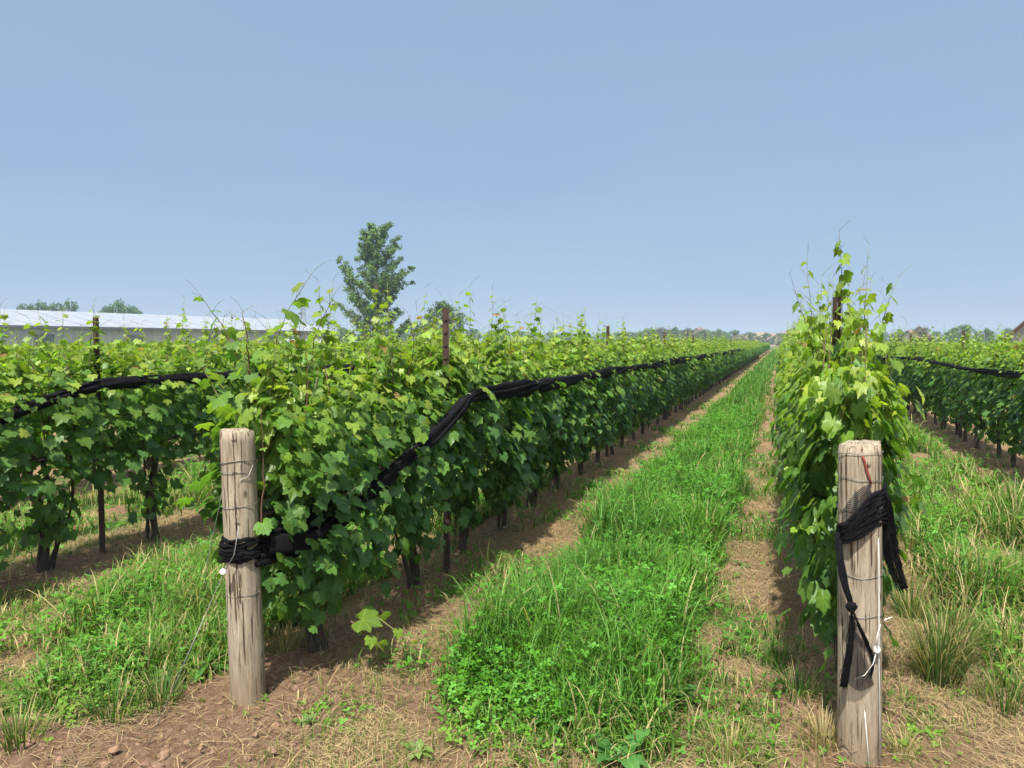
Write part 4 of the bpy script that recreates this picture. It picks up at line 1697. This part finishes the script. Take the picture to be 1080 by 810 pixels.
def tree_meshes(seed, height=10, width=9, trunk=.25, clumps=60, per=60, leaf=.35, col=(.09, .165, .05), base=.12, shape='round'):
    global rng
    rng = np.random.default_rng(500 + seed)
    random.seed(500 + seed)
    gt, gc = Geo(), Geo()
    gt.tube([(0, 0, -.5), (.05, .1, height * .3), (.1, 0, height * .6), (.1, .1, height * .85)], [trunk, trunk * .8, trunk * .5, trunk * .12], 8)
    P_, C_ = [], []
    for i in range(clumps):
        h = base + (1 - base) * (i + .5) / clumps
        az = i * 2.399 + random.uniform(-.4, .4)
        env = math.sin(math.pi * min(1, max(0, (h - base * .4) / (1.04 - base * .4)) ** .75)) ** .6
        if shape == 'tall':
            env = (1 - ((h - .38) / .66) ** 2) if h > .38 else .75 + .25 * h / .38
            env = max(env, .12)
        rr = width / 2 * env * random.choice((.35, .65, .9, 1.0)) * random.uniform(.8, 1.08)
        c = Vector((math.cos(az) * rr, math.sin(az) * rr, height * h * random.uniform(.93, 1.0)))
        s0 = Vector((.05, .05, height * max(.12, h - .22 - .12 * rr / width)))
        gt.tube([s0, s0.lerp(c, .5) + Vector((0, 0, -.03 * height * .3)), c], [trunk * .3 * (1 - h * .6), trunk * .18, trunk * .05], 5)
        cs = width * random.uniform(.07, .13)
        n = int(per * random.uniform(.6, 1.3))
        q = rng.normal(0, 1, (n, 3))
        q = unit(q) * rng.random((n, 1)) ** .45
        P_.append(np.array(c) + q * np.array((cs, cs, cs * .75)))
        C_.append(np.tile(np.array(col) * random.uniform(.75, 1.35), (n, 1)))
    pos = np.concatenate(P_)
    cc = np.concatenate(C_) * rng.uniform(.75, 1.25, (len(pos), 1))
    nn = rng.normal(0, .7, pos.shape) + np.array((0, 0, .7))
    gc.scatter(LB, pos, frames(nn, rng.normal(0, 1, pos.shape)), rng.uniform(.6, 1.2, len(pos)) * leaf, cc)
    return gt.mesh('trunk', M['tree_bark']), gc.mesh('crown', M['tree_leaf'], False)


def put_tree(name, meshes, loc, label, cat='tree', group=None, s=(1, 1, 1), rz=0):
    t = thing(name, label, cat, loc, group)
    t.scale = s
    t.rotation_euler.z = rz
    link('trunk', meshes[0], t)
    link('crown', meshes[1], t)
    return t


# tall cottonwood, modelled limb by limb
def cottonwood():
    global rng
    rng = np.random.default_rng(77)
    random.seed(77)
    Z = 100.0
    m_per = Z / FPX
    loc = P(397, 362, Z)
    loc.z = 0
    gt, gc = Geo(), Geo()
    P_, C_ = [], []

    def sprig(c, rad, n):
        q = rng.normal(0, 1, (n, 3))
        q = unit(q) * rng.random((n, 1)) ** .5
        P_.append(np.array(c) + q * np.array((rad, rad, rad * .85)))
        C_.append(np.tile(np.array((.12, .20, .055)) * random.uniform(.72, 1.35), (n, 1)))

    def limb(p0, p1, r0, sprays, rad, n):
        p0, p1 = Vector(p0), Vector(p1)
        L = (p1 - p0).length
        pts = [p0.lerp(p1, t) + Vector((0, 0, -.12 * L * math.sin(math.pi * t) * .6)) for t in (0, .25, .5, .75, 1)]
        gt.tube(pts, [r0, r0 * .75, r0 * .55, r0 * .35, r0 * .12], 6)
        for s_ in range(sprays):
            t = .28 + .74 * (s_ + random.random() * .5) / sprays
            c = p0.lerp(p1, min(t, 1.03))
            off = Vector((random.uniform(-1, 1), random.uniform(-1, 1), random.uniform(-.3, .8))) * (.16 * L * (1.1 - t) + .28)
            gt.tube([c, c + off], [r0 * .25, .01], 4)
            sprig(c + off, rad * random.uniform(.7, 1.25), int(n * random.uniform(.6, 1.3)))
            if random.random() < .6:
                sprig(c, rad * .8, int(n * .6))
        sprig(p1, rad * .7, int(n * .6))

    # extents in metres from the trunk by height: (z, left, right)
    prof = [(1.5, 4.6, 4.6), (3.4, 4.3, 4.6), (5, 3.9, 3.9), (7, 4.6, 2.6), (8.8, 5.0, 3.2), (10.0, 5.1, 4.6), (12, 4.3, 4.4), (13.2, 2.4, 3.2), (15, 2.2, 2.8), (16.5, 2.1, 2.4), (17.4, 1.8, 1.8)]
    pz = [p[0] for p in prof]

    def ext(z, c):        # c = cosine towards picture right
        l, r = np.interp(z, pz, [p[1] for p in prof]), np.interp(z, pz, [p[2] for p in prof])
        e = l * (1 - c) / 2 + r * (1 + c) / 2
        return e * (.72 + .28 * abs(c))

    gt.tube([(0, 0, -.5), (0, 0, 3), (.15, .1, 7), (.1, 0, 11), (.3, .1, 15), (.35, .1, 17.2)], [.32, .28, .22, .15, .08, .02], 9)
    r3 = RIGHT
    f3 = FWDH
    nL = 64
    for i in range(nL):
        zt = 1.6 + 15.6 * (i / nL) ** .85
        az = i * 2.399
        c_, s_ = math.cos(az), math.sin(az)
        e = ext(zt, c_) * random.uniform(.75, 1.08)
        tip = r3 * (c_ * e) + f3 * (s_ * e) + Vector((0, 0, zt + random.uniform(-.2, .2)))
        rise = e * random.uniform(.75, 1.15)
        st = Vector((.1, .05, max(1.0, zt - rise)))
        limb(st, tip, .05 + .03 * e / 5, 5 + int(e * 1.3), .50, 50)
    # the second leader on the left, and the bough that stands out on the right
    ld = [r3 * -1.2 + Vector((0, 0, 4.5)), r3 * -3.4 + Vector((0, 0, 9)), r3 * -4.6 + Vector((0, 0, 12.6))]
    limb(Vector((0, 0, 2.5)), ld[1], .12, 9, .62, 60)
    limb(ld[1], ld[2], .07, 7, .55, 60)
    limb(Vector((0, 0, 8)), r3 * 4.9 + Vector((0, 0, 11.4)), .07, 8, .45, 42)
    limb(Vector((0, 0, 7.4)), r3 * 4.6 + f3 * 1 + Vector((0, 0, 9.6)), .06, 7, .42, 38)
    limb(Vector((0, 0, 2.4)), r3 * 4.7 + Vector((0, 0, 4.0)), .07, 8, .45, 42)
    pos = np.concatenate(P_)
    cc = np.concatenate(C_) * rng.uniform(.75, 1.3, (len(pos), 1))
    nn = rng.normal(0, .8, pos.shape) + np.array((0, 0, .5))
    gc.scatter(LB, pos, frames(nn, rng.normal(0, 1, pos.shape)), rng.uniform(.6, 1.2, len(pos)) * .21, cc)
    return loc, gt.mesh('trunk', M['tree_bark']), gc.mesh('crown', M['tree_leaf'], False)


loc, tm, cm = cottonwood()
t = thing('cottonwood_tree', 'tall airy green tree standing alone against the sky left of centre', 'tree', tuple(loc))
link('trunk', tm, t)
link('crown', cm, t)

TR = [tree_meshes(i, 10, 10.5, .28, 70, 55, .42) for i in range(4)]
TRB = tree_meshes(9, 9.5, 9.6, .3, 110, 75, .33, (.07, .13, .045), .08)
TRR = [tree_meshes(20 + i, 10, 11, .28, 60, 50, .45, (.10, .085, .045)) for i in range(2)]
l0 = P(468, 362, 150)
l0.z = 0
put_tree('round_tree', TRB, l0, 'dark rounded tree just right of the tall airy tree')

rt = random.Random(4)


def tree_at(px, top, Z, wpx, label, group, kinds=TR):
    base = P(px, 362, Z)
    base.z = 0
    h = (362 - top) / FPX * Z + EYE
    wid = wpx / FPX * Z
    put_tree('broadleaf_tree', rt.choice(kinds), base, label, 'tree', group, (wid / 10.5, wid / 10.5, h / 10.3), rt.uniform(0, 6.28))


# over the greenhouse
for px, top, wpx, lab in ((28, 320, 22, 'low tree clump at the left end above the greenhouse roof'), (43, 318, 24, 'second tree from the left above the greenhouse roof'), (57, 320, 22, 'pale middle tree above the greenhouse roof'),
                          (73, 317, 26, 'dark round tree left of the gap above the greenhouse roof'), (113, 322, 20, 'small tree starting the right clump above the roof'), (126, 317, 28, 'highest tree of the right clump above the greenhouse roof'),
                          (141, 322, 24, 'last tree of the right clump, sloping down to the roof')):
    tree_at(px, top, 215, wpx * 1.35, lab, 'trees beyond the greenhouse')
# behind the round tree, both sides of the cottonwood
for px, top, Z, wpx in ((345, 352, 210, 22), (362, 345, 200, 24), (430, 338, 210, 26), (447, 340, 220, 22), (500, 346, 240, 20), (518, 348, 300, 22), (531, 346, 300, 22), (548, 349, 330, 20), (563, 350, 380, 20), (580, 350, 380, 22), (598, 350, 420, 22), (617, 351, 420, 22), (636, 351, 450, 24), (652, 350, 450, 20)):
    tree_at(px, top, Z, wpx, 'hazy tree in the far tree line left of the grass strip', 'far tree line left of the strip')
for px, top, Z, wpx in ((660, 350, 430, 18), (676, 349, 420, 18), (690, 348, 410, 20), (706, 347, 400, 20), (722, 348, 400, 20), (736, 348, 400, 20), (752, 349, 390, 20), (766, 350, 390, 18), (668, 350, 330, 20), (684, 346, 300, 22), (697, 345, 300, 20), (712, 345, 300, 22), (726, 346, 320, 22), (742, 347, 320, 22), (758, 347, 330, 22), (775, 348, 340, 22), (792, 350, 340, 22), (808, 351, 340, 22), (824, 351, 350, 22), (840, 350, 360, 20), (858, 350, 360, 20), (930, 349, 330, 20), (945, 350, 330, 20), (988, 349, 300, 18), (1003, 348, 300, 18), (1045, 349, 280, 18), (1062, 346, 260, 16)):
    tree_at(px, top, Z, wpx, 'hazy tree in the far tree line near the end of the grass strip', 'far tree line by the strip end', TR if rt.random() < .75 else TRR)
tree_at(1018, 342, 230, 26, 'dark green tree standing above the right edge row', 'trees behind the right edge row')
tree_at(1006, 345, 235, 16, 'smaller tree left of the dark one above the right edge row', 'trees behind the right edge row')
tree_at(972, 344, 240, 24, 'rusty brown tree above the right edge row', 'trees behind the right edge row', TRR)
tree_at(960, 347, 245, 14, 'low brown shrub left of the rusty brown tree', 'trees behind the right edge row', TRR)

# bare clay slope in the distance
g = Geo()
V, F = [], []
nI, nJ = 60, 14
for i in range(nI):
    px = 740 + 170 * i / (nI - 1)
    for j in range(nJ):
        Z = 430 + 26 * j
        p = P(px, 362, Z)
        hh = 10.5 * math.sin(math.pi * min(1, j / (nJ - 1) * 1.0)) * math.sin(math.pi * i / (nI - 1)) ** .5 * (.8 + .35 * float(fbm(np.array(i * .35), np.array(j * .5), 2)))
        V.append((p.x, p.y, hh - .3))
for i in range(nI - 1):
    for j in range(nJ - 1):
        q = i * nJ + j
        F += [(q, q + nJ, q + nJ + 1), (q, q + nJ + 1, q + 1)]
g.add(V, F)
tag(g.obj('hill', M['earth']), kind='structure')


# ---------------------------------------------------------------- greenhouse
def quad(g, a_, b_, c_, d_, mi=0):
    g.add([tuple(a_), tuple(b_), tuple(c_), tuple(d_)], [(0, 1, 2), (0, 2, 3)], mi=mi)


A = P(-60, 362, 104)
A.z = 0
B = P(356, 362, 172)
B.z = 0
ax = (B - A).normalized()
nrm = Vector((-ax.y, ax.x, 0))
if nrm.dot(FWDH) < 0:
    nrm = -nrm
L = (B - A).length
gh = thing('greenhouse', 'long low building with white roof and grey wall behind the vines at left', 'greenhouse', tuple(A))
gh.rotation_euler.z = math.atan2(ax.y, ax.x)
bpy.context.view_layer.update()
sgn = 1 if (gh.matrix_world.to_3x3() @ Vector((0, 1, 0))).dot(nrm) > 0 else -1
EV, RD, DP = 4.25, 7.2, 16.0
g = Geo()
g.box((0, 0, -.3), (L, .15, EV))
g.box((0, DP * 2, -.3), (L, DP * 2 + .15, EV))
for xx in (0, L - .15):
    g.box((xx, .15, -.3), (xx + .15, DP * 2, EV))
i = 0
while i * .9 < L:
    g.box((i * .9, -.05, 0), (i * .9 + .12, -.002, EV - .35))
    i += 1
g.obj('wall', M['wall_grey'], gh, False)
g = Geo()
quad(g, (-.3, -.5, EV), (L + .3, -.5, EV), (L + .3, DP, RD), (-.3, DP, RD))
quad(g, (-.3, DP, RD), (L + .3, DP, RD), (L + .3, DP * 2 + .5, EV), (-.3, DP * 2 + .5, EV))
quad(g, (-.3, -.5, EV - .12), (L + .3, -.5, EV - .12), (L + .3, DP, RD - .12), (-.3, DP, RD - .12))
for xx in (-.3, L + .3):
    quad(g, (xx, -.5, EV - .12), (xx, DP, RD - .12), (xx, DP, RD), (xx, -.5, EV))
    g.add([(xx, .1, EV - .1), (xx, DP, RD - .05), (xx, DP * 2 - .1, EV - .1)], [(0, 1, 2)])
i = 0
while i * 4 < L:
    yy0, yy1 = -.5, DP
    g.add([(i * 4, yy0, EV + .05), (i * 4 + .12, yy0, EV + .05), (i * 4 + .12, yy1, RD + .05), (i * 4, yy1, RD + .05)], [(0, 1, 2), (0, 2, 3)])
    i += 1
g.obj('roof', M['roof_white'], gh, False)
g = Geo()
g.box((-.3, -.62, EV - .35), (L + .3, -.5, EV - .04))
g.obj('gutter', M['dark_grey'], gh, False)
for j in range(4):
    g = Geo()
    x0 = 12 + j * (L - 24) / 3.6
    g.box((x0, -.08, -.1), (x0 + 3, -.055, 3.0))
    g.obj('door', M['dark_grey'], gh, False)

# low white plastic tunnel in front of the greenhouse's far end
c0 = P(318, 362, 96)
c0.z = 0
g = Geo()
V, F = [], []
for i in range(10):
    x0 = -2.6 + 5.2 * i / 9
    for j in range(9):
        th = math.pi * j / 8
        V.append((x0, -1.2 * math.cos(th), 2.15 * math.sin(th)))
for i in range(9):
    for j in range(8):
        q = i * 9 + j
        F += [(q, q + 9, q + 10), (q, q + 10, q + 1)]
for e in (0, 9):
    for j in range(7):
        F.append((e * 9, e * 9 + j + 1, e * 9 + j + 2) if j < 7 else (0, 0, 0))
g.add(V, F)
o = g.obj('plastic_tunnel', M['roof_white'])
o.location = c0
o.rotation_euler.z = YAW
tag(o, 'small white plastic tunnel in front of the greenhouse far end', 'tunnel')

# ---------------------------------------------------------------- pylon
c0 = P(320, 362, 420)
c0.z = 0
py_ = thing('lattice_pylon', 'faint grey lattice power pylon above the greenhouse end', 'pylon', tuple(c0))
Hh = 25.5
g = Geo()


def half(z):
    return 3.2 * (1 - z / 16) + .9 if z < 16 else .9


zs = [0, 4, 8, 12, 16, 19, 22, 24]
for sx, sy in ((1, 1), (1, -1), (-1, -1), (-1, 1)):
    g.tube([(sx * half(z), sy * half(z), z) for z in zs] + [(0, 0, Hh)], .14, 4)
cn = [(1, 1), (1, -1), (-1, -1), (-1, 1)]
for z0, z1 in zip(zs[:-1], zs[1:]):
    for q in range(4):
        a_, b_ = cn[q], cn[(q + 1) % 4]
        g.tube([(a_[0] * half(z0), a_[1] * half(z0), z0), (b_[0] * half(z1), b_[1] * half(z1), z1)], .08, 4)
        g.tube([(b_[0] * half(z0), b_[1] * half(z0), z0), (a_[0] * half(z1), a_[1] * half(z1), z1)], .08, 4)
g.obj('tower', M['steel'], py_, False)
for z, wv in ((16.5, 5.5), (20, 4.6), (23, 3.6)):
    g = Geo()
    for sx in (-1, 1):
        e = Vector((RIGHT.x, RIGHT.y, 0)) * (sx * wv) + Vector((0, 0, z + .3))
        for y_ in (-.8, .8):
            g.tube([(0, y_, z), e], .09, 4)
            g.tube([(0, y_, z + 1.3), e], .07, 4)
        g.tube([e, e + Vector((0, 0, -1.3))], .08, 4)
    g.obj('crossarm', M['steel'], py_, False)


# ---------------------------------------------------------------- far houses
def house(px, Z, wid, dep, eave, ridge, roof, label, rz):
    p = P(px, 362, Z)
    p.z = 0
    t = thing('house', label, 'house', tuple(p), 'houses beyond the vineyard')
    t.rotation_euler.z = YAW + rz
    g = Geo()
    g.box((-wid / 2, 0, -.3), (wid / 2, dep, eave))
    for s_ in (-1, 1):
        x0 = s_ * wid / 2
        g.add([(x0, 0, eave), (x0, dep, eave), (x0, dep / 2, ridge - .15)], [(0, 1, 2)])
    g.obj('wall', M['wall_pale'], t, False)
    g = Geo()
    o_ = .5
    for (y0, y1) in ((-o_, dep / 2), (dep + o_, dep / 2)):
        g.add([(-wid / 2 - o_, y0, eave - .2), (wid / 2 + o_, y0, eave - .2), (wid / 2 + o_, y1, ridge), (-wid / 2 - o_, y1, ridge),
               (-wid / 2 - o_, y0, eave - .4), (wid / 2 + o_, y0, eave - .4), (wid / 2 + o_, y1, ridge - .2), (-wid / 2 - o_, y1, ridge - .2)],
              [(0, 1, 2), (0, 2, 3), (4, 6, 5), (4, 7, 6), (0, 4, 5), (0, 5, 1), (0, 3, 7), (0, 7, 4), (1, 5, 6), (1, 6, 2)])
    ro = g.obj('roof', roof, t, False)
    g = Geo()
    g.box((wid * .2, dep * .55, ridge - 1.2), (wid * .2 + .8, dep * .55 + .8, ridge + .9))
    g.obj('chimney', M['wall_pale'], ro, False)
    for i in range(int(wid // 4)):
        g = Geo()
        x0 = -wid / 2 + 1.6 + i * 4
        g.box((x0, -.05, 1.0), (x0 + 1.4, -.01, 2.4))
        g.obj('window', M['glass'], t, False)
    return t


house(1148, 92, 9, 7, 2.4, 4.9, M['roof_brown'], 'house with brown roof at the right edge of the picture', .15)
house(744, 400, 7, 7, 6.0, 9.6, M['roof_red'], 'small house with a reddish roof among far trees near the strip end', .9)
house(974, 240, 6, 6, 3.6, 5.8, M['roof_red'], 'far red-roofed house above the right edge row', .3)
tree_at(1040, 346, 220, 20, 'tree between the dark tree and the house at the right edge', 'trees behind the right edge row')

# ---------------------------------------------------------------- haze
HAZE = 0.0005
m = bpy.data.materials.new('haze')
m.use_nodes = True
t_ = m.node_tree
t_.nodes.remove(t_.nodes['Principled BSDF'])
pv = t_.nodes.new('ShaderNodeVolumePrincipled')
pv.inputs['Color'].default_value = (0.66, 0.78, 1.0, 1)
pv.inputs['Density'].default_value = HAZE
pv.inputs['Anisotropy'].default_value = 0.2
t_.links.new(pv.outputs[0], t_.nodes['Material Output'].inputs['Volume'])
m.cycles.homogeneous_volume = True if hasattr(m.cycles, 'homogeneous_volume') else None
g = Geo()
g.box((-1310, -310, -1.5), (1310, 1510, 29))
tag(g.obj('haze', m, None, False), kind='stuff')
